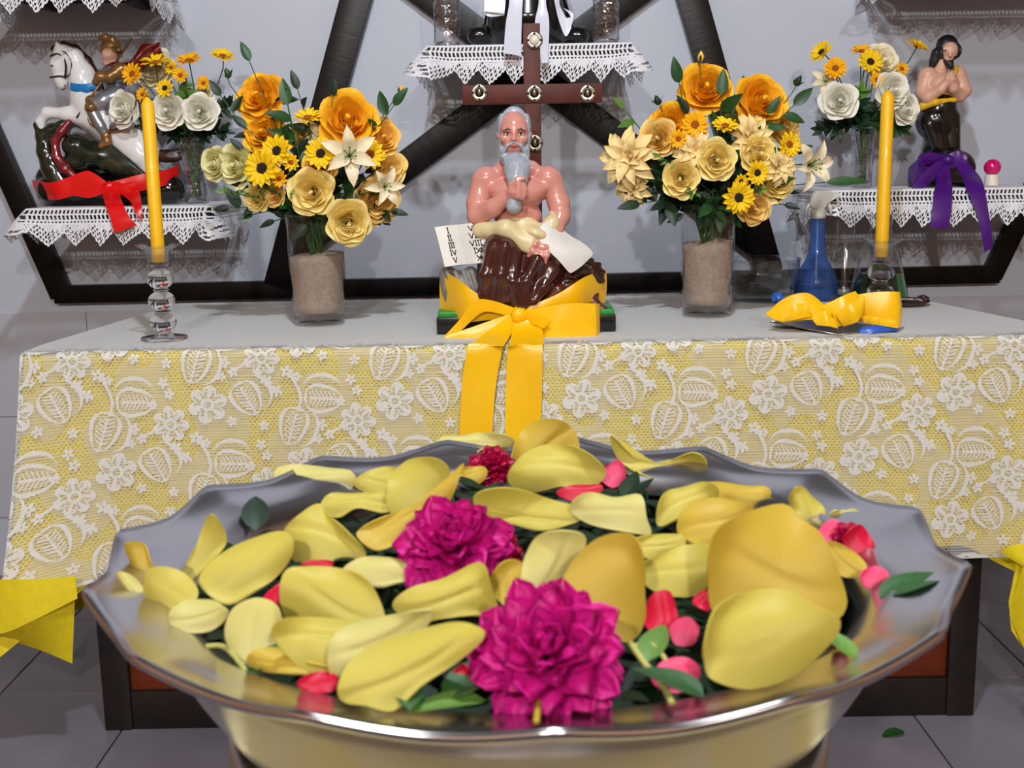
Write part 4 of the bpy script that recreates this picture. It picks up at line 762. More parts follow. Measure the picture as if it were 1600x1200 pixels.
def candlestick(px, pb, ptop, balls, r, label, clabel, ctop, footr, Z=None, lean=0):
    o = V(px, pb, Z=HT + .0048) if Z is None else Z; u = upx(o.y, .95); h = (pb - ptop) * u; rr = r * u; fr_ = footr * u
    t = thing('glass_candlestick', label, 'candlestick', o)
    obj('foot', MB().lathe([(.0001, .0), (fr_ * .9, .0), (fr_, .003), (fr_ * .98, .0055), (fr_ * .5, .006), (rr * .55, .012), (.0001, .013)], 40), MATS['crystal'], t)
    n = balls; z = .013; step = (h - .013 - 26 * u) / n
    for k in range(n):
        b_ = MB(); b_.ball((0, 0, z + step * .5), (rr, rr, step * .46), 32, 22); obj('ball', b_, MATS['crystal'], t)
        z += step; obj('ring', MB().lathe([(.0001, -.003), (rr * .5, -.003), (rr * .62, 0), (rr * .5, .003), (.0001, .003)], 28, (0, 0, z)), MATS['crystal'], t)
    z0_ = z + .003; ct = h + 10 * u
    obj('cup', MB().lathe([(.0001, z0_), (rr * .6, z0_), (rr * .78, z0_ + 6 * u), (rr * .8, h), (footr * u * .95, h + 10 * u), (footr * u * .98, h + 11 * u), (rr * .76, h + 3 * u), (rr * .7, z0_ + 8 * u), (.0001, z0_ + 6 * u)], 40), MATS['clear_glass'], t)
    zb = z0_ + 7 * u; zt_ = V(px, ctop, Y=o.y).z - o.z; cr2 = 10.2 * u
    c = thing('taper_candle', clabel, 'candle', o + Vector((0, 0, zb))); hh = zt_ - zb
    obj('wax', MB().lathe([(.0001, 0), (cr2, 0), (cr2, .004), (cr2 * .96, hh * .97 - .006), (cr2 * .8, hh - .012), (cr2 * .25, hh - .002), (.0001, hh - .001)], 16, wob=lambda r, z, a, i: (r * (1 + .05 * math.cos(8 * a)), z)), MATS['wax_yellow'], c)
    obj('wick', MB().tube([(0, 0, hh - .004), (.0005, 0, hh + .004)], .0009, 6), MATS['wick'], c)
candlestick(257, 530, 392, 3, 21, 'clear glass candlestick of three stacked balls near the red ribbon', 'tall yellow taper candle in the glass candlestick near the red ribbon', 150, 36)
tr_o = V(1305, 519, Z=HT + .0048)
cz = V(1374, 480, Z=HT + .0048); candlestick(1374, 480, 384, 2, 21, 'clear glass candlestick of stacked balls behind the tray with yellow ribbon', 'tall yellow taper candle in front of the praying figure', 140, 34)
# blue spray bottle
o = V(1274, 468, Z=HT + .0048); u = upx(o.y, .9); t = thing('spray_bottle', 'translucent blue spray bottle with white trigger head and teal liquid', 'spray bottle', o)
pr = [(.0001, 0), (29, 0), (33, 4), (34, 12), (32.5, 32), (27, 46), (18, 60), (13, 74), (11.5, 90), (11, 128), (11, 132)]
obj('bottle', MB().lathe([(r * u, z * u) for r, z in pr], 40), MATS['blue_plastic'], t)
obj('liquid', MB().lathe([(.0001, 1.5 * u), (28 * u, 1.5 * u), (32 * u, 5 * u), (32.4 * u, 14 * u), (31.6 * u, 24 * u), (.0001, 24.3 * u)], 36), MATS['blue_liquid'], t)
obj('tube', MB().tube([(2 * u, 0, 6 * u), (0, 0, 60 * u), (0, 0, 130 * u)], 1.6 * u, 8), MATS['spray_white'], t)
obj('collar', MB().lathe([(.0001, 126 * u), (12 * u, 126 * u), (12.3 * u, 130 * u), (11.2 * u, 140 * u), (9 * u, 143 * u), (.0001, 143 * u)], 28, wob=lambda r, z, a, i: (r * (1 + .03 * math.cos(18 * a)), z)), MATS['spray_white'], t)
hd = MB(); P = []
for x, y, hw in ((-13, 166, 5), (-12, 150, 5.5), (-8, 143, 6.5)): pass
outl = [(-11, 143), (-14, 152), (-10, 164), (-2, 169), (14, 169), (24, 166), (28, 163), (28, 158), (20, 154), (11, 148), (10, 143)]
hd.add([(x * u, y_ * u, z * u) for y_ in (-7, 7) for x, z in outl], [tuple(range(11)), tuple(range(21, 10, -1))] + [(k, (k + 1) % 11, (k + 1) % 11 + 11, k + 11)[::-1] for k in range(11)])
obj('spray_head', hd, MATS['spray_white'], t, sharp=40, smooth=True)
obj('nozzle', MB().lathe([(.0001, 0), (4.5 * u, 0), (4.5 * u, 6 * u), (.0001, 6 * u)], 16, M=Matrix.Translation((27 * u, 0, 160.5 * u)) @ Matrix.Rotation(pi / 2, 4, 'Y')), MATS['spray_white'], t, sharp=40)
obj('trigger', MB().tube([(14 * u, 0, 152 * u), (19 * u, 0, 142 * u), (20 * u, 0, 130 * u)], [3.6 * u, 3.2 * u, 2.4 * u], 8), MATS['spray_white'], t); obj('back_tab', MB().tube([(-11 * u, 0, 150 * u), (-17 * u, 0, 143 * u), (-20 * u, 0, 133 * u)], [3 * u, 2.6 * u, 1.6 * u], 8), MATS['spray_white'], t)
# clear flask, dark green flask
def flask(px, pb, pr, label, liq=None, lm=None, tp=None):
    o = V(px, pb, Z=HT + .0048); u = upx(o.y, .9); t = thing('conical_flask', label, 'flask', o)
    obj('body', MB().lathe([(r * u, z * u) for r, z in pr], 40), MATS['clear_glass'], t)
    obj('lip', MB().lathe([(pr[-1][0] * u + 1.3 * u * math.cos(a), pr[-1][1] * u + 1.3 * u * math.sin(a)) for a in np.linspace(0, 2 * pi, 9)], 32), MATS['clear_glass'], t)
    if liq: obj('liquid', MB().lathe([(r * u, z * u) for r, z in liq], 36), MATS[lm], t)
    return t, u
flask(1318, 462, [(.0001, 0), (28, 0), (31, 3), (30, 12), (26, 34), (24, 44), (19, 70), (15, 88), (14.5, 118)], 'clear empty conical flask between the blue spray bottle and the candlestick', [(.0001, 1), (27, 1), (29.5, 3), (29, 10), (27.6, 22), (.0001, 22.4)], 'clear_glass')
t, u = flask(1372, 468, [(.0001, 0), (42, 0), (46, 4), (44, 14), (36, 46), (28, 76), (20, 100), (16, 112), (18, 126), (24, 132)], 'wide conical flask of dark green liquid behind the glass candlestick', [(.0001, 1), (40, 1), (44, 5), (42.5, 14), (35.5, 40), (.0001, 40.5)], 'green_liquid')
obj('green_strip', MB().grid([[(45.5 * u * math.cos(a) * (1 - z * .0048), 45.5 * u * math.sin(a) * (1 - z * .0048), z * u) for z in (5, 18, 30, 42)] for a in np.linspace(-1.1, -.2, 8)]), MATS['green_plastic'], t, sol=.001)
# glass bowl with a smaller scalloped smoked bowl in it
o = V(1190, 469, Z=HT + .0048); o.z = HT + .0048; u = upx(o.y, .85)
t = thing('glass_bowl', 'wide clear glass bowl between the rose vase and the blue spray bottle', 'bowl', o)
obj('body', MB().lathe([(r * u, z * u) for r, z in ((.0001, 0), (40, 0), (42, 3), (44, 8), (52, 18), (56, 32), (57.5, 60), (58.6, 66), (56.5, 66), (55, 34), (50, 20), (42, 10), (.0001, 8))], 48), MATS['clear_glass'], t)
t = thing('scalloped_bowl', 'small smoked glass bowl with scalloped rim inside the clear glass bowl', 'bowl', o + Vector((-8 * u, 0, 11 * u)))
obj('body', MB().lathe([(r * u, z * u) for r, z in ((.0001, 0), (28, 0), (34, 3), (41, 12), (43, 24), (41.8, 24), (39, 13), (32, 5), (.0001, 3))], 72, wob=lambda r, z, a, i: (r * (1 + .03 * abs(math.cos(6 * a))), z + (3.5 * u * abs(math.cos(6 * a)) if z > 20 * u else 0))), MATS['smoked_glass'], t)
# brown dish with a dark ribbon end
o = V(1408, 476, Z=HT + .0048); u = upx(o.y, .85); t = thing('wooden_dish', 'flat brown wooden dish behind the candlestick', 'dish', o)
obj('plate', MB().lathe([(r * u, z * u) for r, z in ((.0001, 0), (30, 0), (42, 5), (43, 7), (41, 7), (30, 3), (.0001, 2.5))], 40), MATS['wood_dish'], t); obj('rim', MB().lathe([(42 * u + 1.2 * u * math.cos(a), 6.6 * u + 1.2 * u * math.sin(a)) for a in np.linspace(0, 2 * pi, 9)], 40), MATS['cabinet_black'], t)
satin('satin_dark', (44, 10, 26)); yd = o.y
bow('ribbon_end', 'folded dark maroon ribbon end lying on the brown wooden dish', 'ribbon', yd, [('band', [(1402, 466, -.01), (1425, 466, -.02), (1444, 464, -.025), (1451, 467, -.025)], [(1402, 474, -.01), (1424, 472, -.02), (1440, 470, -.03), (1447, 474, -.03)], .004), ('fold', [(1434, 462, -.02), (1444, 461, -.028), (1452, 465, -.028)], [(1434, 466, -.02), (1442, 468, -.03), (1449, 469, -.03)], .003)], 'satin_dark')
# tray with ribbons
o = tr_o; u = upx(o.y, .85); t = thing('metal_tray', 'thin tilted rectangular metal tray under the yellow and blue ribbons', 'tray', o); b_ = MB()
tx = [V(1203, 503, Z=HT + .016) - o, V(1310, 523, Z=HT + .006) - o, V(1404, 512, Z=HT + .006) - o, V(1300, 494, Z=HT + .014) - o]
cc = sum(tx, Vector()) / 4; inn = [cc + (p - cc) * .9 - Vector((0, 0, .003)) for p in tx]
b_.add(tx + inn, [(0, 1, 5, 4), (1, 2, 6, 5), (2, 3, 7, 6), (3, 0, 4, 7), (4, 5, 6, 7)]); obj('tray_plate', b_, MATS['tray_metal'], t, sol=.0018, smooth=False)
obj('tray_edge', MB().tube(tx + [tx[0]], .0014, 8), MATS['tray_metal'], t)
Yt = V(1300, 512, Z=HT + .01).y
bow('satin_bow', 'loose golden yellow satin ribbon bow lying on the metal tray', 'ribbon', Yt, [
    ('loop', [(1200, 488, .0), (1226, 466, -.01), (1258, 462, -.02), (1285, 478, -.02)], [(1196, 492, .0), (1222, 503, -.02), (1256, 500, -.03), (1282, 500, -.03)], .008),
    ('loop', [(1200, 488, .0), (1230, 464, .03), (1262, 458, .03), (1288, 476, .01)], [(1198, 494, .0), (1230, 490, .03), (1262, 486, .03), (1288, 488, .01)], .004),
    ('fold', [(1218, 500, -.03), (1240, 476, -.036), (1262, 474, -.034)], [(1226, 503, -.03), (1250, 498, -.04), (1270, 494, -.034)], .006),
    ('loop', [(1284, 478, -.02), (1305, 468, -.03), (1322, 460, -.03), (1336, 455, -.02)], [(1286, 502, -.02), (1310, 510, -.036), (1334, 498, -.04), (1348, 478, -.02)], .008),
    ('loop', [(1340, 460, -.02), (1372, 456, -.03), (1404, 456, -.03), (1405, 458, .0)], [(1342, 502, -.02), (1370, 506, -.036), (1403, 512, -.036), (1406, 505, .0)], .008),
    ('fold', [(1306, 490, -.045), (1326, 476, -.055), (1350, 462, -.05)], [(1318, 510, -.045), (1340, 502, -.06), (1350, 484, -.05)], .01),
    ('fold', [(1266, 494, -.03), (1288, 486, -.04), (1300, 496, -.04)], [(1276, 508, -.036), (1296, 510, -.05), (1310, 514, -.045)], .006),
    ('tail', [(1345, 492, -.04), (1366, 496, -.05), (1398, 500, -.05)], [(1350, 504, -.04), (1372, 508, -.05), (1404, 513, -.05)], .004)], 'satin_yellow', (1292, 490, -.03, .014, .011, .012))
bow('ribbon_roll', 'shiny blue ribbon loop at the near corner of the metal tray', 'ribbon', Yt, [
    ('loop', [(1340, 513, -.035), (1356, 510, -.045), (1385, 507, -.045), (1404, 512, -.035)], [(1346, 524, -.05), (1360, 522, -.055), (1385, 518, -.05), (1404, 516, -.04)], .008),
    ('loop', [(1340, 514, -.02), (1360, 515, -.02), (1400, 513, -.02)], [(1346, 524, -.05), (1362, 523, -.05), (1402, 518, -.04)], .001)], 'satin_blue')
bow('ribbon_roll', 'small blue ribbon curl at the far corner of the metal tray', 'ribbon', Yt, [
    ('loop', [(1206, 462, .03), (1212, 457, .02), (1222, 460, .02), (1226, 466, .03)], [(1208, 472, .03), (1214, 468, .01), (1224, 468, .01), (1228, 474, .03)], .004),
    ('loop', [(1206, 462, .03), (1210, 466, .04), (1220, 468, .04)], [(1208, 474, .03), (1212, 476, .04), (1222, 474, .04)], .002)], 'satin_blue')
# crystal vases on the shelves
def crystal_vase(key, px, pb, ptop, rb, rt, Y, z, label, waist=.8):
    o = V(px, pb, Y=Y); o.z = z + .0042; u = upx(Y, z); h = (pb - ptop) * u; t = thing('crystal_vase', label, 'vase', o); n = 26
    def wob(r, zz, a, i): return r * (1 + .05 * abs(math.sin(8 * a + (i % 2) * pi / 2)) * (1 if 2 < i < n + 1 else .3)), zz
    prof = [(.0001, .002), (rb * u, 0), (rb * u * 1.02, .004), (rb * u * .96, .01)] + [((rb + (rt - rb) * (k / n) ** 1.6) * u * (1 - (1 - waist) * math.sin(pi * k / n)), .012 + (h - .012) * k / n) for k in range(n + 1)]
    obj('body', MB().lathe(prof, 64, wob=wob), MATS['cut_glass'], t); obj('thick_base', MB().lathe([(.0001, .001), (rb * u * .9, .001), (rb * u * .88, .012), (.0001, .014)], 32), MATS['crystal'], t)
    VASE[key] = (o + Vector((0, 0, h)), o + Vector((0, 0, .02)), rt * u)
crystal_vase('SL', 308, 322, 222, 18, 27, 3.12, zL, 'cut crystal vase of white roses beside the rider statue', .82)
crystal_vase('SR', 1346, 296, 200, 15, 21, 3.12, zR, 'cut crystal vase of white roses beside the praying figure', .86)
crystal_vase('ML', 699, 68, -60, 20, 24, 3.02, zM, 'cut glass vase on the middle shelf, on the red ribbon side of the cross', .92)
crystal_vase('MR', 947, 66, -62, 20, 24, 3.02, zM, 'cut glass vase on the middle shelf, on the purple ribbon side of the cross', .92)
# pink ball bulb in a white socket
o = V(1549, 290, Y=3.1); o.z = zR + .0042; u = upx(3.1, zR); t = thing('pink_bulb', 'round magenta bulb in a white socket on the shelf beside the praying figure', 'bulb', o)
obj('socket', MB().lathe([(.0001, 0), (10.5 * u, 0), (10.5 * u, 15 * u), (9.5 * u, 17 * u), (.0001, 17 * u)], 28), MATS['socket_white'], t, sharp=40)
obj('globe', MB().ball((0, 0, 28 * u), 13 * u, 28, 18), MATS['bulb_pink'], t)
# ------------------------------------------------------------------ artificial flowers
def fm(n, rgb, rgb2=None, tr=.12, **k): return mat(n, rgb, .6, var=.07, scale=k.pop('scale', 6), transl=tr, spec=.25, rgb2=rgb2, rnd=.05, **k)
fm('rose_orange', (255, 182, 18), (255, 206, 58)); fm('rose_gold', (255, 200, 84), (255, 214, 110)); fm('rose_butter', (255, 228, 132), (255, 238, 164)); fm('rose_peach', (255, 214, 118), (255, 228, 150))
fm('rose_cream', (250, 240, 204), (255, 248, 224)); fm('rose_ivory', (252, 248, 230), (255, 253, 244)); fm('petal_yellow', (255, 206, 6), (255, 222, 40)); fm('petal_gold', (252, 176, 8), (255, 200, 20)); fm('lily_cream', (248, 232, 188), (250, 240, 214))
fm('dahlia_cream', (254, 224, 150), (255, 236, 180)); fm('hydrangea', (236, 232, 170), (244, 238, 190))
mat('disc_brown', (40, 20, 10), .85, var=.5, scale=300, bump=.8); mat('disc_orange', (170, 84, 8), .8, var=.4, scale=300, bump=.6)
mat('leaf_green', (38, 82, 34), .45, var=.25, scale=20, transl=.15, rnd=.15); mat('leaf_dark', (16, 44, 20), .5, var=.3, scale=20, rnd=.25); mat('leaf_light', (96, 138, 52), .5, var=.2, scale=20, transl=.15, rnd=.15); mat('stem_green', (52, 92, 36), .55, var=.2)
def petal_mesh(name, m, L=1.0, Wd=.8, cup=.25, curl=.2, tip=1.6, nx_=6, ny_=7, ruff=0.0, notch=0.0, base=.25, seed=0):
    """one petal growing along +Y from the origin, facing +Z"""
    P = []; 
    for i in range(ny_ + 1):
        v = i / ny_; row = []
        w_ = Wd * (base + (1 - base) * math.sin(min(1, v * 1.25) * pi / 2)) * (max(0, 1 - max(0, v - .45) ** tip / .55 ** tip) ** .5 if v < 1 else .04)
        for j in range(nx_ + 1):
            s_ = -1 + 2 * j / nx_; y = L * (v - notch * v ** 6 * (1 - abs(s_)) ** 2)
            row.append((s_ * w_ * .5, y, cup * L * (s_ * s_ * .5 * (1 - .4 * v) + v * v * .5) - curl * L * max(0, v - .6) ** 2 * 6.2 + ruff * L * math.sin(s_ * 7 + seed) * v))
        P.append(row)
    return MB().grid([[Vector(p) for p in r] for r in P]).mesh(name, MATS[m])
def rose_outer(name, m, r0, r1, zb, zt, hw, curl, seed):
    """a rose petal wrapped round the +Z axis, unit rose"""
    rr = random.Random(seed); P = []
    for i in range(9):
        v = i / 8; row = []
        for j in range(9):
            s_ = -1 + j / 4; ww = hw * (.30 + .70 * math.sin(min(1, .15 + v) * pi / 2)); ve = v * (1 - .20 * s_ * s_ * v) ; th = s_ * ww * (1 - .12 * max(0, v - .8) * 5)
            r = r0 + (r1 - r0) * math.sin(ve * pi / 2) ** .9 + curl * max(0, ve - .72) ** 1.5 * 4; z = zb + (zt - zb) * ve ** 1.25 - curl * max(0, ve - .78) ** 1.6 * 5
            r += .03 * math.sin(s_ * 5 + seed) * v; row.append(Vector((r * math.cos(th), r * math.sin(th), z + .03 * math.sin(s_ * 4 + seed * 2) * v)))
        P.append(row)
    return MB().grid(P).mesh(name, MATS[m])
ROSE = {}
def rose_set(key, m):
    core = MB()
    for k in range(9):
        P = []; r_ = .05 + .042 * k; ph = k * 2.4; hgt = .40 - .012 * k * k * .4
        for i in range(6):
            v = i / 5; P.append([Vector(((r_ + .05 * v * v + .02 * s_ * 0) * math.cos(ph + s_ * (1.5 - .06 * k)) , (r_ + .05 * v * v) * math.sin(ph + s_ * (1.5 - .06 * k)), -.35 + (hgt + .35) * v * (1 - .06 * s_ * s_) + .015 * math.sin(5 * s_ + k))) for s_ in np.linspace(-1, 1, 9)])
        core.grid(P)
    core.ball((0, 0, .12), (.10, .10, .24), 8, 6); core.lathe([(.02, .36), (.06, .38), (.09, .3), (.11, .1)], 10, wob=lambda r, z, a, i: (r * (1 + .25 * math.cos(2 * a + z * 9)), z))
    ROSE[key] = (core.mesh('rose_core', MATS[m]), [rose_outer('rose_petal', m, .15, .64, -.45, .34, .85, .10, 1), rose_outer('rose_petal', m, .18, .82, -.5, .20, .80, .20, 2), rose_outer('rose_petal', m, .2, 1.0, -.55, .02, .74, .26, 3), rose_outer('rose_petal', m, .22, .52, -.4, .40, .9, .06, 4)])
for k in ('orange', 'gold', 'butter', 'peach', 'cream', 'ivory'): rose_set(k, 'rose_' + k)
ROSE['hydrangea'] = None; rose_set('hydrangea', 'hydrangea')
def leaf_mesh(name, m, L=1.0, Wd=.5, fold=.12, droop=.2, ser=0): 
    P = []
    for i in range(9):
        v = i / 8; w_ = Wd * .5 * math.sin(pi * v ** .8) ** .8 * (1 - .25 * v); w_ *= 1 + ser * (i % 2)
        P.append([Vector((s_ * w_, v * L, abs(s_) * fold * w_ * 2 - droop * L * v * v)) for s_ in (-1, -.5, 0, .5, 1)])
    return MB().grid(P).mesh(name, MATS[m])
LEAF = {k: leaf_mesh('leaf', 'leaf_' + k) for k in ('green', 'dark', 'light')}; LONG = leaf_mesh('leaf', 'leaf_green', 1, .26, .1, .15); SERR = leaf_mesh('leaf', 'leaf_green', 1, .62, .1, .2)
RAY = {k: petal_mesh('ray_petal', m, 1, .40, .12, .10, 2.4, 4, 5) for k, m in (('y', 'petal_yellow'), ('g', 'petal_gold'))}
LILYP = {k: petal_mesh('lily_petal', m, 1, .52, .25, .45, 1.3, 5, 8, base=.3) for k, m in (('lily', 'lily_cream'), ('dahlia', 'dahlia_cream'), ('bud', 'rose_gold'))}
SEPAL = leaf_mesh('sepal', 'leaf_green', .9, .3, .15, .3)
def disc_mesh(n, m): 
    b_ = MB(); b_.ball((0, 0, .02), (.34, .34, .12), 18, 8)
    for k in range(40): a = k * 2.4; r = .32 * math.sqrt(k / 40); b_.ball((r * math.cos(a), r * math.sin(a), .12 - r * .12), .035, 5, 4)
    return b_.mesh(n, MATS[m])
DISC = {'b': disc_mesh('seed_disc', 'disc_brown'), 'o': disc_mesh('seed_disc', 'disc_orange')}
BUD = MB().lathe([(.0001, -.5), (.30, -.38), (.42, -.1), (.36, .25), (.18, .6), (.02, .8)], 14, wob=lambda r, z, a, i: (r * (1 + .12 * math.sin(3 * a + z * 4)), z))
BUDM = {k: BUD.mesh('bud_core', MATS[m]) for k, m in (('o', 'rose_gold'), ('d', 'leaf_dark'), ('g', 'leaf_green'))}
KIND = {'rose': 'rose', 'daisy': 'sunflower', 'lily': 'lily', 'dahlia': 'dahlia', 'bud': 'rose bud'}
def add(me, name, root, M): return link(name, me, root, M)
def RZ(a): return Matrix.Rotation(a, 4, 'Z')
def RX(a): return Matrix.Rotation(a, 4, 'X')
def SC(s): return Matrix.Scale(s, 4)
def flower(vase, ctr, kind, px, py, size, label, var=None, depth=0.0, face=None, group=None, leaves=0):
    """a stem standing in a vase: bloom centre at the photograph's px, py; size = width in pixels"""
    mouth, low, vr = VASE[vase]; Y = mouth.y - depth; p = V(px, py, Y=Y); u = upx(Y, p.z); R = size * u / 2 * {'rose': 1.12, 'dahlia': 1.12, 'daisy': 1.12}.get(kind, 1)
    if face is None: d = Vector(((px - ctr[0]) / ctr[2] * .52, -1, (ctr[1] - py) / ctr[2] * .42 + .14))
    else: d = Vector(face)
    d.normalize(); rnd = random.Random(px * 31 + py); Mx = frame_to(d, rnd.uniform(0, 6.28), p); inv = Mx.inverted()
    nm = {'rose': 'rose', 'daisy': 'sunflower', 'lily': 'lily', 'dahlia': 'dahlia', 'bud': 'rose_bud'}[kind]
    t = thing(nm, label, 'flower', M=Mx, group=group)
    back = -.5 * R
    if kind == 'rose':
        core, pet = ROSE[var]; add(core, 'bloom_core', t, SC(R))
        for k in range(3): add(pet[3], 'petal', t, RZ(k * 2.09 + .4) @ SC(R))
        for k in range(4): add(pet[0], 'petal', t, RZ(k * 1.57 + .9 + rnd.uniform(-.15, .15)) @ SC(R))
        for k in range(5): add(pet[1], 'petal', t, RZ(k * 1.257 + rnd.uniform(-.2, .2)) @ SC(R))
        for k in range(5): add(pet[2], 'petal', t, RZ(k * 1.257 + .63 + rnd.uniform(-.2, .2)) @ RX(rnd.uniform(-.1, .1)) @ SC(R * rnd.uniform(.92, 1.05)))
        for k in range(4): add(SEPAL, 'sepal', t, RZ(k * 1.57) @ Matrix.Translation((0, .12 * R, -.62 * R)) @ RX(.12) @ SC(R * .75))
    elif kind == 'daisy':
        n = 13 if size > 30 else 10; add(DISC[var[1]], 'seed_disc', t, SC(R * .95))
        for ring, (cnt, sc, ti) in enumerate(((n, 1.0, .12), (n, .86, .42))):
            for k in range(cnt): add(RAY[var[0]], 'ray_petal', t, RZ(2 * pi * k / cnt + ring * pi / cnt + rnd.uniform(-.08, .08)) @ Matrix.Translation((0, R * .16, 0)) @ RX(ti + rnd.uniform(-.15, .2)) @ SC(R * .86 * sc))
        back = -.05 * R
    elif kind == 'lily':
        for k in range(6): add(LILYP['lily'], 'lily_petal', t, RZ(k * pi / 3) @ RX(.75 - .3 * (k % 2)) @ SC(R * 1.15))
        b_ = MB()
        for k in range(6): a = k * 1.05 + .5; b_.tube([(0, 0, 0), (.12 * R * math.cos(a), .12 * R * math.sin(a), .35 * R), (.22 * R * math.cos(a), .22 * R * math.sin(a), .6 * R)], .018 * R, 5); b_.ball((.22 * R * math.cos(a), .22 * R * math.sin(a), .62 * R), (.05 * R, .05 * R, .03 * R), 6, 5)
        obj('stamens', b_, MATS['leaf_light'], t); back = 0
    elif kind == 'dahlia':
        for ring, (cnt, sc, ti) in enumerate(((8, 1.0, .25), (8, .88, .6), (6, .66, .95), (4, .45, 1.25))):
            for k in range(cnt): add(LILYP['dahlia'], 'petal', t, RZ(2 * pi * k / cnt + ring * .4 + rnd.uniform(-.15, .15)) @ RX(ti + rnd.uniform(-.15, .15)) @ SC(R * 1.05 * sc))
        back = 0
    elif kind == 'bud':
        add(BUDM[var], 'bud_core', t, SC(R))
        for k in range(5): add(SEPAL, 'sepal', t, RZ(k * 1.257) @ Matrix.Translation((0, .34 * R, -.42 * R)) @ RX(1.25) @ SC(R * rnd.uniform(.9, 1.25)))
    for k in range(leaves):
        a = rnd.uniform(0, 6.28); add(rnd.choice([LEAF['green'], LEAF['dark']]), 'leaf', t, RZ(a) @ Matrix.Translation((0, R * .35, -R * .75)) @ RX(-.1) @ SC(R * rnd.uniform(.9, 1.2)))
    a0 = rnd.uniform(0, 6.28); rr = vr * rnd.uniform(.2, .6); m1 = mouth + Vector((rr * math.cos(a0), rr * math.sin(a0), -.005)); l1 = low + Vector((rr * .5 * math.cos(a0 + 2), rr * .5 * math.sin(a0 + 2), -.02 if vase in 'LR' else 0))
    q0 = p + d * back; q1 = q0 - d * R * 1.2; mid = q1.lerp(m1, .5) + Vector((0, .01, 0))
    obj('stem', MB().tube([inv @ x for x in crom([q0, q1, mid, m1, l1], 10)], .0016 if size > 30 else .0011, 5), MATS['stem_green'], t)
    return t
def sprig(vase, px, py, n, size, m, label, depth=0, tip=None, spread=1.0, nm='leafy_sprig', joined=False, leafm=None, start=None):
    """a leafy stem rising out of a vase to px, py"""
    mouth, low, vr = VASE[vase]; Y = mouth.y - depth; p = V(px, py, Y=Y); u = upx(Y, p.z); rnd = random.Random(px * 17 + py * 3)
    a0 = rnd.uniform(0, 6.28); m1 = mouth + Vector((vr * .6 * math.cos(a0), vr * .6 * math.sin(a0), -.004)); t = thing(nm, label, 'foliage', p)
    path = [x - p for x in crom([p, p.lerp(m1, .5) + Vector((0, 0, .012)), m1, m1.lerp(low, .6)], 12)]
    obj('stem', MB().tube(path, .0012, 5), MATS['stem_green'], t); me = leafm or LEAF[m]; acc = MB()
    for k in range(n):
        f_ = k / max(1, n - 1) * 5.0 * spread; i = int(f_); q = path[i].lerp(path[i + 1], f_ - i); dr = (path[i] - path[i + 1]).normalized()
        side = Vector((rnd.uniform(-1, 1), rnd.uniform(-1.0, .4), rnd.uniform(-.5, 1))); side = (side - dr * side.dot(dr)).normalized(); dd = (dr * .55 + side).normalized() if k else dr
        nn = Vector((rnd.uniform(-.4, .4), -1, rnd.uniform(.1, .7))); xx = dd.cross(nn).normalized(); zz = xx.cross(dd); L_ = size * u * rnd.uniform(.75, 1.15)
        M_ = Matrix.Translation(q) @ Matrix((xx, dd, zz)).transposed().to_4x4() @ SC(L_)
        if joined: acc.add([M_ @ v.co for v in me.vertices], [tuple(f.vertices) for f in me.polygons])
        else: add(me, 'leaf', t, M_)
    if joined: o = obj('leaflets', acc, MATS['leaf_' + m], t, kind='stuff')
    return t
# ---- altar bouquet near the book
C = (490, 250, 150); D = .05
for a in [
 ('rose', 405, 150, 68, 'deep orange rose, topmost of the bouquet near the book', 'orange', .03), ('rose', 412, 206, 60, 'orange rose just under the topmost rose near the book', 'orange', .05), ('rose', 543, 186, 80, 'largest orange rose of the bouquet near the book, beside the star beam', 'orange', .05),
 ('rose', 487, 300, 62, 'butter yellow rose at the lower middle of the bouquet near the book', 'butter', .10), ('rose', 545, 349, 62, 'butter yellow rose hanging lowest over the sand vase near the book', 'butter', .10), ('rose', 598, 214, 50, 'golden rose at the outer edge beside the largest orange rose', 'gold', .03),
 ('rose', 588, 316, 62, 'peach rose at the lower outer edge of the bouquet near the book', 'peach', .05), ('rose', 610, 262, 46, 'pale peach rose at the outer edge above the lowest peach rose', 'peach', .03), ('rose', 400, 310, 38, 'small butter rose low on the rider side of the bouquet', 'butter', .07), ('rose', 428, 306, 32, 'small peach rose bud-like beside the small butter rose', 'peach', .07),
 ('rose', 368, 258, 58, 'pale greenish cream rose on the rider side of the altar bouquet', 'hydrangea', .04), ('rose', 335, 256, 48, 'outermost pale greenish cream rose reaching towards the rider statue', 'hydrangea', .02), ('rose', 497, 262, 46, 'golden half hidden rose above the butter rose in the middle', 'gold', .08),
 ('rose', 472, 215, 46, 'pale butter rose deep inside the bouquet behind the yellow bloom', 'butter', .0), ('lily', 546, 244, 84, 'white open lily in the bouquet near the book', None, .10), ('lily', 600, 292, 58, 'cream lily hanging at the outer edge of the bouquet near the book', None, .07), ('lily', 505, 215, 56, 'cream lily half hidden behind the sunflowers near the book', None, .02),
 ('daisy', 433, 236, 48, 'yellow sunflower with dark disc, upper one of the pair near the book', 'yb', .09), ('daisy', 410, 263, 56, 'largest yellow sunflower with dark disc of the bouquet near the book', 'yb', .11), ('daisy', 501, 240, 46, 'yellow sunflower with brown disc in the middle of the bouquet near the book', 'yb', .11), ('daisy', 578, 241, 44, 'yellow sunflower turned sideways between lily and golden rose', 'yo', .07),
 ('daisy', 437, 279, 26, 'tiny orange sunflower under the sunflower pair', 'go', .10), ('daisy', 455, 254, 26, 'tiny pale yellow sunflower between the bigger sunflowers', 'yo', .09)]:
    flower('L', C, *a[:5], var=a[5], depth=a[6] - .01, leaves=1 if a[0] == 'rose' and a[3] > 55 else 0)
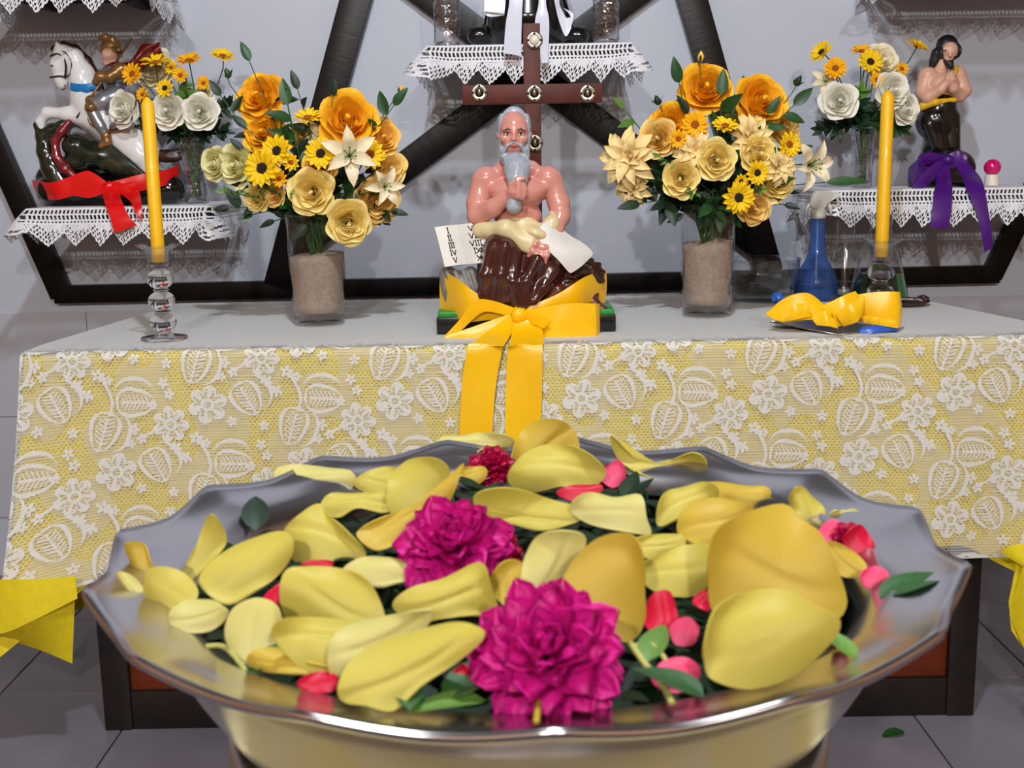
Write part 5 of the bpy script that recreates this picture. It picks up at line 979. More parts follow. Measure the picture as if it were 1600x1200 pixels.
flower('L', C, 'daisy', 481, 184, 42, 'yellow upright sunflower on a bare stem near the top of the bouquet', 'yo', .05, face=(0, -.5, .9))
flower('L', C, 'bud', 448, 140, 20, 'small orange rose bud with leaves near the top of the bouquet', 'o', .03, face=(.1, -.3, 1)); flower('L', C, 'bud', 626, 140, 22, 'yellow rose bud with green leaves reaching towards the middle shelf', 'o', .02, face=(.6, -.3, .8)); flower('L', C, 'bud', 356, 116, 26, 'closed green rose bud beside the topmost orange rose', 'g', .02, face=(-.2, -.3, 1))
for px, py, n, sz, m, lb in ((390, 96, 2, 40, 'green', 'pointed green leaf standing above the topmost orange rose'), (450, 165, 4, 48, 'green', 'broad green leaves between the orange roses'), (465, 140, 4, 30, 'dark', 'dark leaf stem with the small orange bud'), (615, 165, 5, 38, 'green', 'green rose leaves under the yellow rose bud'), (385, 200, 3, 40, 'dark', 'dark leaves behind the orange roses on the rider side'), (360, 325, 5, 36, 'dark', 'dark leaves low on the rider side of the altar bouquet'), (395, 335, 4, 32, 'green', 'green leaves under the small butter rose'), (450, 320, 5, 34, 'green', 'green leaves over the rim of the sand vase near the book'), (575, 300, 5, 36, 'green', 'green leaves beside the lily near the book'), (530, 320, 5, 30, 'dark', 'dark leaves beside the lowest butter rose'), (610, 330, 5, 26, 'dark', 'dark leaf sprig at the lower outer edge near the book'), (520, 150, 3, 30, 'dark', 'dark leaves before the star beam'), (345, 150, 4, 30, 'dark', 'dark leaves on the stem of the closed green bud')):
    sprig('L', px, py, n, sz, m, lb, .04, spread=.8)
for px, py, lb in ((430, 320, 'small leafy filler sprig near the book'), (470, 330, 'small leafy filler sprig over the vase near the book'), (500, 335, 'small leafy filler sprig behind the lowest rose near the book'), (560, 330, 'small leafy filler sprig beside the lowest rose near the book'), (380, 290, 'small leafy filler sprig behind the greenish roses'), (450, 270, 'small leafy filler sprig between sunflowers and butter rose'), (530, 280, 'small leafy filler sprig under the white lily'), (520, 230, 'small leafy filler sprig between the middle sunflower and the lily'), (470, 240, 'small leafy filler sprig deep between the sunflowers'), (595, 345, 'small leafy filler sprig at the lower outer edge near the book')):
    sprig('L', px, py, 40, 22, 'dark', lb, .02, spread=1.6, joined=True)
for px, py, lb in ((350, 300, 'light green filler sprig under the greenish roses'), (460, 298, 'light green filler sprig beside the butter rose'), (395, 285, 'light green filler sprig below the largest sunflower')): sprig('L', px, py, 12, 13, 'light', lb, .09, spread=.8, joined=True)
for px, py, n, sz, m, lb in ((430, 345, 5, 34, 'dark', 'dark leaves hanging over the rider side of the sand vase near the book'), (480, 350, 5, 34, 'dark', 'dark leaves in front of the sand vase rim near the book'), (515, 345, 5, 32, 'green', 'green leaves just beside the lowest butter rose near the book'), (460, 225, 6, 34, 'dark', 'dark leaves between the sunflower pair and the pale hidden rose'), (525, 270, 6, 34, 'dark', 'dark leaves under the white open lily'), (570, 270, 6, 34, 'dark', 'dark leaves behind the white open lily and the peach roses'), (380, 235, 5, 34, 'dark', 'dark leaves above the pale greenish roses')): sprig('L', px, py, n, sz, m, lb, .03, spread=1.2)
# ---- altar bouquet near the spray bottle
C = (1120, 220, 150)
for a in [
 ('rose', 1104, 137, 72, 'topmost orange rose of the bouquet near the blue spray bottle', 'orange', .03), ('rose', 1190, 156, 74, 'wide orange rose on the praying figure side of the bouquet', 'orange', .04), ('rose', 1047, 192, 54, 'orange rose half hidden behind the cream rose near the cross', 'orange', .03), ('rose', 1028, 216, 52, 'peach rose in front of the half hidden orange rose', 'peach', .06),
 ('rose', 1120, 250, 54, 'butter rose at the middle of the bouquet near the spray bottle', 'butter', .11), ('rose', 1063, 279, 52, 'butter rose low on the cross side of the bouquet', 'butter', .10), ('rose', 1180, 326, 46, 'peach rose hanging lowest beside the sand vase', 'peach', .08), ('rose', 1214, 282, 58, 'pale peach rose low on the praying figure side', 'butter', .07), ('rose', 1186, 240, 54, 'cream yellow rose in the middle of the praying figure side', 'butter', .09), ('rose', 1226, 200, 48, 'pale peach rose behind the wide orange rose', 'peach', .01), ('rose', 1150, 196, 40, 'small butter rose behind the yellow upright sunflower', 'butter', .0),
 ('dahlia', 984, 248, 84, 'big cream dahlia at the cross side of the bouquet', None, .06), ('dahlia', 1087, 236, 62, 'cream dahlia beside the middle butter rose', None, .08), ('dahlia', 1172, 216, 70, 'cream dahlia under the wide orange rose', None, .06), ('dahlia', 990, 292, 54, 'cream dahlia lowest on the cross side', None, .04), ('lily', 1262, 258, 76, 'cream lily stretching sideways towards the blue spray bottle', None, .04), ('dahlia', 1215, 262, 54, 'cream dahlia between the lily and the lowest roses', None, .08),
 ('daisy', 1183, 270, 36, 'yellow sunflower with dark disc, upper one of the lower pair', 'yb', .12), ('daisy', 1154, 309, 48, 'yellow sunflower with dark disc, lower one of the lower pair', 'yb', .12), ('daisy', 1233, 226, 38, 'golden sunflower in front of the pale roses on the praying figure side', 'yo', .08), ('daisy', 1086, 195, 40, 'golden orange sunflower under the topmost orange rose', 'go', .08), ('daisy', 1060, 217, 28, 'small golden sunflower beside the peach rose', 'go', .09), ('daisy', 1158, 283, 22, 'tiny yellow sunflower between the lower pair', 'yb', .11)]:
    flower('R', C, *a[:5], var=a[5], depth=a[6] - .01, leaves=1 if a[0] == 'rose' and a[3] > 55 else 0)
flower('R', C, 'daisy', 1133, 197, 40, 'yellow upright sunflower in the middle of the bouquet near the spray bottle', 'yo', .08, face=(0, -.6, .8))
flower('R', C, 'bud', 1095, 90, 26, 'yellow rose bud above the topmost orange rose', 'o', .02, face=(0, -.2, 1)); flower('R', C, 'bud', 1246, 128, 28, 'dark rose bud reaching up beside the white rose shelf vase', 'd', .02, face=(.5, -.2, 1)); flower('R', C, 'bud', 1028, 158, 26, 'dark withered rose bud on the cross side of the bouquet', 'd', .02, face=(-.4, -.2, .8))
for px, py, n, sz, m, lb in ((1061, 130, 2, 44, 'green', 'pointed green leaf beside the topmost orange rose'), (1128, 150, 4, 46, 'green', 'broad dark leaf under the topmost orange rose'), (975, 170, 4, 34, 'light', 'light green leaf pair behind the big cream dahlia'), (1240, 165, 5, 36, 'green', 'rose leaves under the dark bud'), (1120, 205, 4, 40, 'green', 'green leaves behind the upright sunflower'), (1000, 318, 5, 40, 'dark', 'dark leaves under the lowest cream dahlia'), (1040, 318, 5, 40, 'dark', 'dark leaves over the vase rim on the cross side'), (1110, 320, 5, 36, 'green', 'green leaves over the rim of the sand vase near the spray bottle'), (1225, 320, 4, 26, 'dark', 'small dark leaf stem beside the lowest peach rose'), (1075, 178, 4, 34, 'dark', 'dark leaves under the yellow rose bud'), (1200, 180, 4, 34, 'green', 'green leaves between the wide orange rose and the dahlia'), (990, 272, 3, 44, 'green', 'green leaf under the big cream dahlia'), (1240, 240, 4, 36, 'green', 'green leaves behind the sideways lily')):
    sprig('R', px, py, n, sz, m, lb, .04, spread=.8)
sprig('R', 1290, 285, 2, 62, 'green', 'long narrow green leaf below the sideways lily', .05, leafm=LONG, spread=.6)
for px, py, lb in ((1040, 300, 'small leafy filler sprig on the cross side'), (1080, 315, 'small leafy filler sprig over the vase near the spray bottle'), (1120, 290, 'small leafy filler sprig under the middle butter rose'), (1150, 255, 'small leafy filler sprig between the cream roses'), (1095, 275, 'small leafy filler sprig between the two butter roses'), (1150, 330, 'small leafy filler sprig under the lower sunflower'), (1195, 300, 'small leafy filler sprig beside the lowest peach rose'), (1140, 225, 'small leafy filler sprig under the upright sunflower'), (1030, 265, 'small leafy filler sprig behind the big dahlia'), (1230, 300, 'small leafy filler sprig at the outer edge near the spray bottle')):
    sprig('R', px, py, 40, 22, 'dark', lb, .02, spread=1.6, joined=True)
for px, py, lb in ((1080, 300, 'light green filler sprig over the vase near the spray bottle'), (1190, 296, 'light green filler sprig beside the lower sunflowers'), (1030, 245, 'light green filler sprig beside the big dahlia')): sprig('R', px, py, 12, 13, 'light', lb, .10, spread=.8, joined=True)
for px, py, n, sz, m, lb in ((1068, 335, 5, 34, 'dark', 'dark leaves hanging over the cross side of the sand vase near the spray bottle'), (1095, 335, 5, 34, 'dark', 'dark leaves in front of the sand vase rim near the spray bottle'), (1135, 335, 5, 32, 'green', 'green leaves between the vase rim and the lowest peach rose'), (1060, 240, 6, 34, 'dark', 'dark leaves between the peach rose and the cream dahlia'), (1140, 280, 6, 34, 'dark', 'dark leaves beside the lower sunflower pair'), (1145, 180, 6, 34, 'dark', 'dark leaves between the two big orange roses'), (1010, 300, 6, 36, 'dark', 'dark leaves behind the lowest cream dahlia'), (1200, 270, 6, 34, 'dark', 'dark leaves between the pale roses on the praying figure side')): sprig('R', px, py, n, sz, m, lb, .03, spread=1.2)
# ---- white roses on the left shelf
C = (290, 160, 110)
for a in [('rose', 191, 171, 48, 'white rose bud in front of the horse', 'ivory', .09), ('rose', 262, 172, 50, 'white rose with orange heart just behind the yellow candle', 'ivory', .08), ('rose', 312, 174, 50, 'white rose beside the candle, above the crystal vase', 'ivory', .08), ('rose', 242, 108, 56, 'cream rose at the back under the rider\'s cape', 'cream', .0), ('rose', 315, 150, 32, 'small hidden white rose at the back of the shelf bouquet', 'cream', .0),
 ('daisy', 207, 116, 34, 'golden sunflower turned away beside the rider\'s chest', 'go', .07), ('daisy', 258, 138, 28, 'small sunflower with dark disc above the candle tip', 'yb', .09), ('daisy', 282, 118, 24, 'small golden sunflower between the taller sunflowers', 'go', .06), ('daisy', 223, 148, 22, 'small orange sunflower just beside the candle tip', 'go', .09), ('daisy', 318, 130, 22, 'small orange sunflower before the closed green bud', 'go', .03), ('daisy', 268, 106, 22, 'small golden sunflower half behind the cupped sunflower', 'yo', .02)]:
    flower('SL', C, *a[:5], var=a[5], depth=a[6])
for a in (('daisy', 243, 98, 44, 'cupped yellow sunflower over the cream rose, seen from below', 'yo', .04, (.0, -.35, .95)), ('daisy', 295, 95, 38, 'tall orange yellow sunflower above the white roses by the rider', 'go', .04, (0, -.5, .9)), ('daisy', 348, 88, 36, 'pale yellow sunflower reaching highest towards the altar bouquet', 'yo', .03, (.2, -.5, .9))): flower('SL', C, *a[:5], var=a[5], depth=a[6], face=a[7])
for px, py, n, sz, m, lb in ((362, 165, 34, 17, 'dark', 'boxwood sprig reaching towards the orange roses'), (350, 205, 30, 16, 'dark', 'boxwood sprig hanging low towards the altar bouquet'), (225, 198, 30, 16, 'dark', 'boxwood sprig between the horse and the candle'), (270, 215, 30, 15, 'dark', 'boxwood sprig over the crystal vase by the candle'), (315, 215, 30, 15, 'dark', 'boxwood sprig over the crystal vase by the white rose'), (290, 135, 24, 14, 'light', 'light filler sprig behind the sunflowers by the rider'), (285, 160, 28, 15, 'dark', 'dark filler sprig between the two white roses'), (330, 190, 26, 15, 'green', 'green filler sprig beside the white rose by the rider')):
    sprig('SL', px, py, n + 8, sz + 4, m, lb, .03, spread=1.5, joined=True)
# ---- white roses on the right shelf
C = (1345, 150, 100)
for a in [('rose', 1312, 157, 50, 'white rose near the dark bud on the praying figure shelf', 'ivory', .08), ('rose', 1396, 141, 50, 'white rose with yellow heart behind the candle tip', 'ivory', .08), ('rose', 1416, 170, 46, 'white rose nearest the praying figure', 'ivory', .07), ('rose', 1378, 96, 52, 'white rose at the back, topmost of the white roses', 'cream', .0), ('lily', 1290, 128, 44, 'small white lily at the outer edge beside the dark bud', None, .02),
 ('daisy', 1305, 107, 34, 'golden sunflower in the second row near the dark bud', 'go', .05), ('daisy', 1360, 97, 38, 'yellow sunflower with dark disc in front of the back white rose', 'yb', .06), ('daisy', 1370, 125, 24, 'small orange sunflower beside the candle tip on the praying figure side', 'go', .07), ('daisy', 1409, 108, 22, 'small golden sunflower under the highest one', 'go', .04)]:
    flower('SR', C, *a[:5], var=a[5], depth=a[6])
for a in (('daisy', 1284, 82, 36, 'golden sunflower turned outward, farthest from the praying figure', 'yb', .03, (-.7, -.5, .5)), ('daisy', 1346, 80, 32, 'orange sunflower facing up behind the dark-disc sunflower', 'go', .02, (-.1, -.4, .9)), ('daisy', 1433, 73, 36, 'golden sunflower highest beside the bearded head of the praying figure', 'yb', .03, (.4, -.4, .9))): flower('SR', C, *a[:5], var=a[5], depth=a[6], face=a[7])
for px, py, n, sz, m, lb in ((1285, 205, 30, 17, 'dark', 'fern-like dark sprig reaching over the lily'), (1310, 205, 30, 16, 'dark', 'dark boxwood sprig low beside the spray bottle head'), (1345, 195, 30, 16, 'dark', 'dark boxwood sprig over the crystal vase on the praying figure shelf'), (1385, 205, 30, 15, 'green', 'green boxwood sprig right behind the candle'), (1412, 205, 30, 15, 'green', 'green boxwood sprig next to the praying figure'), (1345, 140, 28, 14, 'light', 'light filler sprig in the middle of the white roses'), (1350, 165, 28, 16, 'dark', 'dark filler sprig deep between the white roses'), (1375, 185, 26, 15, 'dark', 'dark filler sprig behind the candle on the praying figure shelf')):
    sprig('SR', px, py, n + 8, sz + 4, m, lb, .03, spread=1.5, joined=True)
# ------------------------------------------------------------------ near bowl of petals
mat('silver', (198, 194, 198), .22, metal=1, var=.04, scale=8, bump=.02); mat('pot_metal', (176, 170, 164), .3, metal=.85, var=.05, scale=6)
mat('stool_cloth', (226, 208, 110), .8, var=.25, scale=30, rgb2=(216, 210, 180), bump=.2); mat('stool_wood', (60, 40, 28), .5)
mat('petal_lemon', (204, 188, 74), .5, scale=14, transl=.3, rgb2=(208, 196, 100), spec=.3, rnd=.03); mat('petal_pale', (214, 205, 118), .5, scale=14, transl=.3, rgb2=(214, 206, 138), spec=.3, rnd=.03); mat('petal_amber', (206, 174, 52), .5, scale=10, transl=.32, rgb2=(212, 188, 82), spec=.3, rnd=.03)
mat('petal_red', (190, 8, 44), .45, transl=.2, scale=60, rgb2=(214, 24, 66), spec=.3); mat('petal_rose', (236, 60, 110), .5, transl=.25, scale=60, rgb2=(240, 104, 140), spec=.3); mat('carnation', (194, 8, 122), .5, transl=.22, scale=30, rgb2=(214, 34, 146), spec=.3, rnd=.08); mat('carnation_red', (168, 4, 62), .5, transl=.2, scale=30, rgb2=(206, 12, 84), rnd=.08)
mat('pale_stem', (170, 168, 90), .5)
BC = Vector((.006, .648, 0)); RZm = .959; RR = .2335
def lobe(a): return 1 - abs(math.sin(7.5 * a + R_(120)))
bowl = thing('silver_bowl', 'big silver bowl with wavy rim heaped with yellow petals and magenta blooms', 'bowl', (BC.x, BC.y, RZm - .232))
H0 = .232
def bw(r, z, a, i):
    t = max(0, (r - .172) / (RR - .172)); k = lobe(a) ** .85
    return r * (1 + t * (.034 * (k - .35))), z + t * t * .007 * (k - .4)
out_p = [(.0001, .118), (.10, .120), (.150, .136), (.176, .160), (.190, .182), (.204, .208), (RR * .965, H0 - .006), (RR, H0 - .001), (RR * 1.004, H0 + .002), (RR * .996, H0 + .004), (RR * .975, H0 + .001), (.215, H0 - .0025), (.200, H0 - .005), (.190, H0 - .010), (.182, H0 - .022), (.177, H0 - .040), (.168, .165), (.145, .146), (.10, .130), (.0001, .127)]
obj('basin', MB().lathe(out_p, 240, wob=bw), MATS['silver'], bowl)
obj('foot', MB().lathe([(.0001, 0), (.160, 0), (.166, .004), (.168, .10), (.172, .128), (.170, .140), (.164, .134), (.160, .10), (.0001, .10)], 96), MATS['pot_metal'], bowl)
# stool with a lace cloth under the bowl
zs = RZm - .232 - .001; st_ = thing('stool', 'small square stool with yellow and white cloth under the silver bowl', 'stool', (BC.x, .60, 0)); b_ = MB()
hx, y0_, y1_ = .272, -.24, .235
ring = []
for k in range(64):
    a = 2 * pi * k / 64; c, s_ = math.cos(a), math.sin(a); n_ = 5; r_ = (abs(c) ** n_ + abs(s_) ** n_) ** (-1 / n_); ring.append((c * r_, s_ * r_))
b_.grid([[Vector((x * hx * f_, (y0_ + y1_) / 2 + y * (y1_ - y0_) / 2 * f_, z)) for x, y in ring] for f_, z in ((.02, zs - .03), (.98, zs - .03), (1, zs - .026), (1, zs - .008), (.98, zs - .004), (.02, zs - .004))], 0, True); obj('seat', b_, MATS['stool_wood'], st_, sharp=40)
for sx_ in (-1, 1):
    for yy_ in (-.16, .15): obj('leg', MB().tube([(sx_ * .20, yy_, 0), (sx_ * .17, yy_ * .95, zs - .03)], [.016, .02], 10), MATS['stool_wood'], st_)
P = []
for f_, dz in ((.02, 0), (.4, 0), (.8, 0), (.96, 0), (1.0, -.004), (1.012, -.015), (1.02, -.05), (1.03, -.09)):
    P.append([Vector((BC.x + x * (hx + .004) * f_, .60 + (y0_ + y1_) / 2 + y * ((y1_ - y0_) / 2 + .004) * f_, zs + dz - .0005 - (.006 * math.sin(k * 1.2) if dz < -.08 else 0))) for k, (x, y) in enumerate(ring)])
tag(obj('stool_cloth', MB().grid(P, 0, True), MATS['stool_cloth']), 'yellow and white lace cloth over the stool under the silver bowl', 'cloth')
mat('litter_green', (9, 26, 12), .6, var=.5, scale=30, spec=.2, rgb2=(20, 46, 18))
# dark leaf litter filling the bowl
HZ = RZm - .012
def surf(x, y):
    r = math.hypot(x - BC.x, y - BC.y - .008) / .178; return HZ + .014 * max(0, 1 - r * r)
def on_heap(px, py):
    d = ray(px, py); z = HZ + .008
    for _ in range(6): p = CP + d * ((z - CP.z) / d.z); z = surf(p.x, p.y)
    return p
rl = random.Random(5); lt = MB(); lt.lathe([(.0001, HZ + .006), (.10, HZ + .001), (.150, HZ - .008), (.176, HZ - .014)], 40, (BC.x, BC.y + .006, 0))
for k in range(620):
    a = rl.uniform(0, 6.28); r = .174 * math.sqrt(rl.random()); x, y = BC.x + r * math.cos(a), BC.y + .008 + r * math.sin(a)
    M_ = Matrix.Translation((x, y, surf(x, y) - .010 + rl.uniform(-.003, .006))) @ RZ(rl.uniform(0, 6.28)) @ RX(rl.uniform(-.2, .7)) @ SC(rl.uniform(.016, .034)); me = LEAF['dark']
    lt.add([M_ @ v.co for v in me.vertices], [tuple(f.vertices) for f in me.polygons])
tag(obj('leaf_litter', lt, MATS['litter_green']), 'dark green chopped leaves lying under the petals in the silver bowl', 'leaves', kind='stuff')
# loose petals: own tilt, cup and thickness
def loose(name, pts, T, label, m='petal_lemon', yaw=0, bulge=.16, lift=0.0, curl=.05, cat='petal', nr=10, fold=0.0, ph=0):
    n = 48; xs_ = [p[0] for p in pts]; ys_ = [p[1] for p in pts]; cx, cy = sum(xs_) / len(pts), sum(ys_) / len(pts); yb = max(ys_)
    p0 = on_heap(cx, cy + (yb - cy) * .75); d0 = ray(cx, cy); dist = (p0 - CP).length - lift; p0 = CP + d0 * dist
    nn = Matrix.Rotation(R_(yaw), 3, 'Z') @ Vector((0, -math.sin(R_(T)), math.cos(R_(T)))); ol = crom([Vector((x, y, 0)) for x, y in pts], n, True); P = []
    ex = nn.cross(Vector((0, 1, 0))).normalized(); size = max(max(xs_) - min(xs_), max(ys_) - min(ys_)) * dist / FPX
    W_ = []
    for q in ol: d = ray(q.x, q.y); W_.append(CP + d * ((p0 - CP).dot(nn) / d.dot(nn)))
    c_ = sum(W_, Vector()) / n; ey = nn.cross(ex); A2 = np.array([((w_ - c_).dot(ex), (w_ - c_).dot(ey)) for w_ in W_]); ev, E = np.linalg.eigh(A2.T @ A2)
    lu, lv = E[:, 1], E[:, 0]; mu, mv = np.abs(A2 @ lu).max(), np.abs(A2 @ lv).max(); rp = random.Random(int(cx * 13 + cy)); bend = rp.uniform(-.10, .12); f0 = rp.uniform(0, 6.28); lip = rp.uniform(.05, .12); sk = rp.uniform(-.5, .5); p1, p2 = rp.uniform(0, 6), rp.uniform(0, 6); cr1 = rp.uniform(.0, .035)
    for i in range(nr + 1):
        s_ = i / nr; row = []
        for k in range(n):
            a2 = A2[k] * max(s_, .01); u_ = float(a2 @ lu) / mu; v_ = float(a2 @ lv) / mv
            h_ = bulge * size * .85 * (.45 - (v_ + .25 * u_ * sk) ** 2) + bend * size * u_ * u_ + fold * size * (abs(u_) - .5)
            h_ += size * (.020 * math.sin(3.1 * u_ + p1) * math.cos(2.6 * v_ + p2) - cr1 * math.exp(-((v_ - .2 * math.sin(2 * u_ + p1)) / .12) ** 2) * (1 - u_ * u_ * .6))
            h_ += lip * size * max(0, (s_ - .62) / .38) ** 2 * max(0, math.cos(2 * pi * k / n - f0)) + curl * size * s_ ** 4 * math.sin(2 * pi * k / n * 3 + ph)
            row.append(c_ + ex * float(a2[0]) + ey * float(a2[1]) + nn * h_)
        P.append(row)
    o0 = c_.copy(); b_ = MB().grid([[p - o0 for p in r] for r in P], 0, True); b_.add([p - o0 for p in P[0]], [tuple(range(n))])
    o = obj(name, b_, MATS[m], sol=.0009); o.location = o0; tag(o, label, cat, 'loose petals in the silver bowl'); return o
Y_ = lambda *a, **k: loose('rose_petal', *a, **k)
Y_([(432, 735), (470, 725), (520, 728), (550, 740), (557, 760), (520, 775), (470, 772), (438, 768)], 55, 'long pale yellow petal lying over the far rim, left end of the row', lift=.0, m='petal_pale')
Y_([(553, 757), (575, 738), (605, 728), (632, 745), (640, 765), (610, 775), (575, 770)], 50, 'small yellow petal right of the long pale one on the far rim', m='petal_lemon')
Y_([(672, 712), (682, 695), (702, 675), (728, 676), (765, 682), (803, 685), (790, 700), (760, 708), (735, 722), (700, 733)], 50, 'frilled pale petal at the far rim in front of the ribbon tail', m='petal_pale', curl=.1)
Y_([(797, 742), (803, 700), (815, 675), (838, 657), (872, 656), (897, 672), (905, 702), (890, 730), (840, 748)], 75, 'tall round yellow petal standing highest at the far rim', m='petal_amber', bulge=.12)
Y_([(795, 758), (800, 735), (825, 705), (852, 692), (892, 700), (930, 724), (946, 744), (920, 766), (875, 762), (830, 768)], 62, 'bright cupped petal just in front of the tallest far petal', lift=.012, bulge=.2)
Y_([(954, 680), (978, 704), (1005, 722), (1042, 720), (1080, 712), (1103, 728), (1088, 748), (1040, 757), (998, 742), (966, 712)], 60, 'twisted yellow petal with pointed tip at the far right rim', m='petal_lemon', bulge=-.1)
Y_([(722, 736), (740, 729), (757, 731), (761, 746), (742, 757), (724, 750)], 55, 'tiny yellow petal behind the far magenta bloom', m='petal_amber')
Y_([(608, 800), (606, 765), (612, 738), (640, 717), (682, 722), (705, 742), (692, 772), (660, 792), (632, 812)], 60, 'folded bright yellow petal behind the far magenta bloom', lift=.006, bulge=.2)
Y_([(560, 832), (600, 812), (650, 790), (698, 752), (726, 735), (704, 782), (655, 818), (622, 850), (590, 866), (566, 852)], 50, 'curled lower edge petal under the folded bright petal', m='petal_amber', lift=.014)
Y_([(500, 795), (520, 772), (552, 762), (602, 772), (622, 787), (600, 802), (560, 802), (528, 808)], 42, 'flat yellow petal left of the folded bright petal', m='petal_lemon')
Y_([(443, 832), (470, 806), (496, 783), (516, 808), (545, 835), (572, 866), (530, 876), (482, 882), (450, 866)], 55, 'wide yellow petal with a peaked top left of centre', lift=.006, bulge=.18)
Y_([(312, 905), (332, 878), (368, 845), (410, 832), (450, 834), (458, 858), (432, 898), (402, 925), (360, 947), (325, 930)], 52, 'large smooth yellow petal on the left of the bowl', bulge=.18)
Y_([(292, 888), (308, 850), (320, 815), (333, 803), (346, 816), (353, 848), (336, 876), (304, 904)], 72, 'upright pointed petal behind the large smooth left petal', m='petal_lemon', bulge=.1)
Y_([(195, 856), (206, 847), (226, 850), (237, 875), (244, 900), (236, 925), (214, 908)], 70, 'tall narrow petal at the leftmost rim', m='petal_amber', bulge=.12)
Y_([(226, 930), (238, 895), (265, 887), (292, 899), (311, 925), (302, 952), (270, 966), (244, 960)], 55, 'round petal with a brown spot near the left rim', lift=.006, bulge=.2)
Y_([(182, 899), (202, 898), (226, 925), (238, 962), (214, 946)], 60, 'narrow pointed petal leaning over the left rim', m='petal_pale')
Y_([(268, 962), (290, 938), (326, 935), (353, 952), (359, 967), (330, 986), (296, 991), (272, 981)], 50, 'small oval petal at the front of the left cluster', m='petal_pale', lift=.010, bulge=.18)
Y_([(350, 988), (364, 950), (400, 934), (432, 945), (442, 970), (446, 1000), (420, 1022), (390, 1041), (364, 1022)], 58, 'round pale petal left of the big front petal', m='petal_pale', lift=.008)
Y_([(444, 965), (445, 898), (480, 885), (532, 888), (572, 905), (597, 945), (602, 985), (560, 990), (500, 985)], 62, 'big domed yellow petal left of the two carnations', lift=.002, bulge=.2)
Y_([(430, 1002), (450, 975), (502, 962), (562, 968), (602, 986), (592, 1022), (560, 1050), (520, 1056), (468, 1040)], 48, 'yellow petal lying in front of the big domed petal', lift=.016, bulge=.16)
Y_([(384, 1030), (430, 1008), (480, 1038), (530, 1052), (480, 1056), (430, 1052)], 48, 'thin yellow petal edge low at the front left', m='petal_amber', lift=.014)
Y_([(514, 1042), (520, 1002), (550, 970), (602, 964), (652, 962), (678, 962), (662, 986), (602, 1002), (556, 1032), (528, 1066)], 55, 'pale folded petal above the long front petal', m='petal_pale', lift=.022)
Y_([(530, 1072), (556, 1022), (620, 990), (700, 972), (748, 984), (757, 1002), (720, 1032), (662, 1072), (616, 1112), (572, 1105), (536, 1096)], 55, 'long big petal with orange tip left of the near carnation', lift=.026, bulge=.2, m='petal_lemon')
Y_([(533, 892), (566, 870), (600, 865), (646, 884), (656, 900), (622, 912), (592, 921), (556, 912)], 45, 'pale petal with a curled stub behind the domed petal', m='petal_pale', lift=.004)
Y_([(613, 946), (640, 920), (690, 904), (734, 880), (756, 884), (767, 920), (779, 957), (740, 962), (690, 968), (648, 970)], 58, 'broad flared petal between the two carnations', lift=.012, bulge=.18)
Y_([(764, 908), (788, 880), (816, 880), (822, 920), (816, 942), (794, 952), (770, 928)], 60, 'small yellow petal beside the broad flared one', m='petal_amber', lift=.004)
Y_([(810, 950), (814, 900), (822, 868), (842, 836), (882, 829), (915, 840), (905, 880), (884, 925), (860, 950)], 72, 'left half of the tall pale petal pair behind the near carnation', m='petal_pale', lift=.012, bulge=.14)
Y_([(872, 950), (886, 890), (930, 843), (980, 834), (1000, 860), (1007, 920), (1009, 970), (986, 1002), (940, 996), (896, 980)], 72, 'tall amber petal right behind the near carnation', m='petal_amber', lift=.018, bulge=.14)
Y_([(740, 782), (790, 775), (842, 775), (892, 788), (912, 806), (880, 818), (830, 832), (790, 822), (760, 806)], 42, 'shallow yellow petal right of the far magenta bloom', bulge=-.14, m='petal_lemon')
Y_([(890, 795), (920, 773), (962, 775), (1000, 771), (1010, 808), (1016, 832), (970, 832), (920, 818)], 50, 'pale square-ended petal at the middle of the far side', m='petal_pale', lift=.006)
Y_([(984, 852), (1030, 834), (1062, 838), (1068, 862), (1022, 874), (990, 868)], 45, 'small yellow petal above the spotted one', m='petal_lemon')
Y_([(998, 892), (1028, 870), (1072, 850), (1106, 860), (1112, 900), (1090, 926), (1040, 932), (1008, 918)], 52, 'spotted yellow petal left of the huge right petals', lift=.008)
Y_([(1025, 802), (1040, 770), (1072, 755), (1102, 758), (1122, 776), (1092, 802), (1062, 816), (1032, 824)], 55, 'crumpled frilly yellow petal at the far right', m='petal_lemon', curl=.16, bulge=.12)
Y_([(1100, 762), (1150, 755), (1190, 760), (1202, 780), (1172, 792), (1130, 787)], 50, 'long amber petal lying flat at the far right rim', m='petal_amber')
Y_([(1056, 835), (1068, 796), (1110, 774), (1152, 790), (1174, 802), (1152, 850), (1112, 862), (1078, 852)], 55, 'yellow petal tucked behind the huge right petals', m='petal_amber', lift=.006)
Y_([(1103, 905), (1108, 840), (1150, 808), (1228, 784), (1256, 812), (1278, 832), (1302, 880), (1324, 940), (1302, 972), (1252, 975), (1180, 970), (1118, 960)], 66, 'huge folded yellow petal, upper half of the right-hand pair', m='petal_amber', lift=.020, bulge=.12, fold=.05)
Y_([(1094, 1012), (1112, 958), (1162, 926), (1222, 920), (1262, 948), (1302, 978), (1290, 1012), (1240, 1055), (1170, 1077), (1110, 1066), (1097, 1040)], 58, 'huge pale yellow petal, lower half of the right-hand pair', m='petal_lemon', lift=.040, bulge=.2)
Y_([(1234, 772), (1255, 761), (1286, 790), (1282, 820), (1260, 824), (1244, 802)], 62, 'crumpled small petal standing behind the huge right pair', curl=.15, m='petal_lemon')
Y_([(1288, 850), (1330, 860), (1353, 886), (1340, 902), (1310, 896)], 55, 'curled petal right of the huge pair', m='petal_amber', lift=.008)
Y_([(1294, 806), (1312, 797), (1332, 795), (1346, 814), (1322, 826), (1302, 822)], 55, 'small frilly yellow petal at the far right rim corner', m='petal_pale', curl=.15)
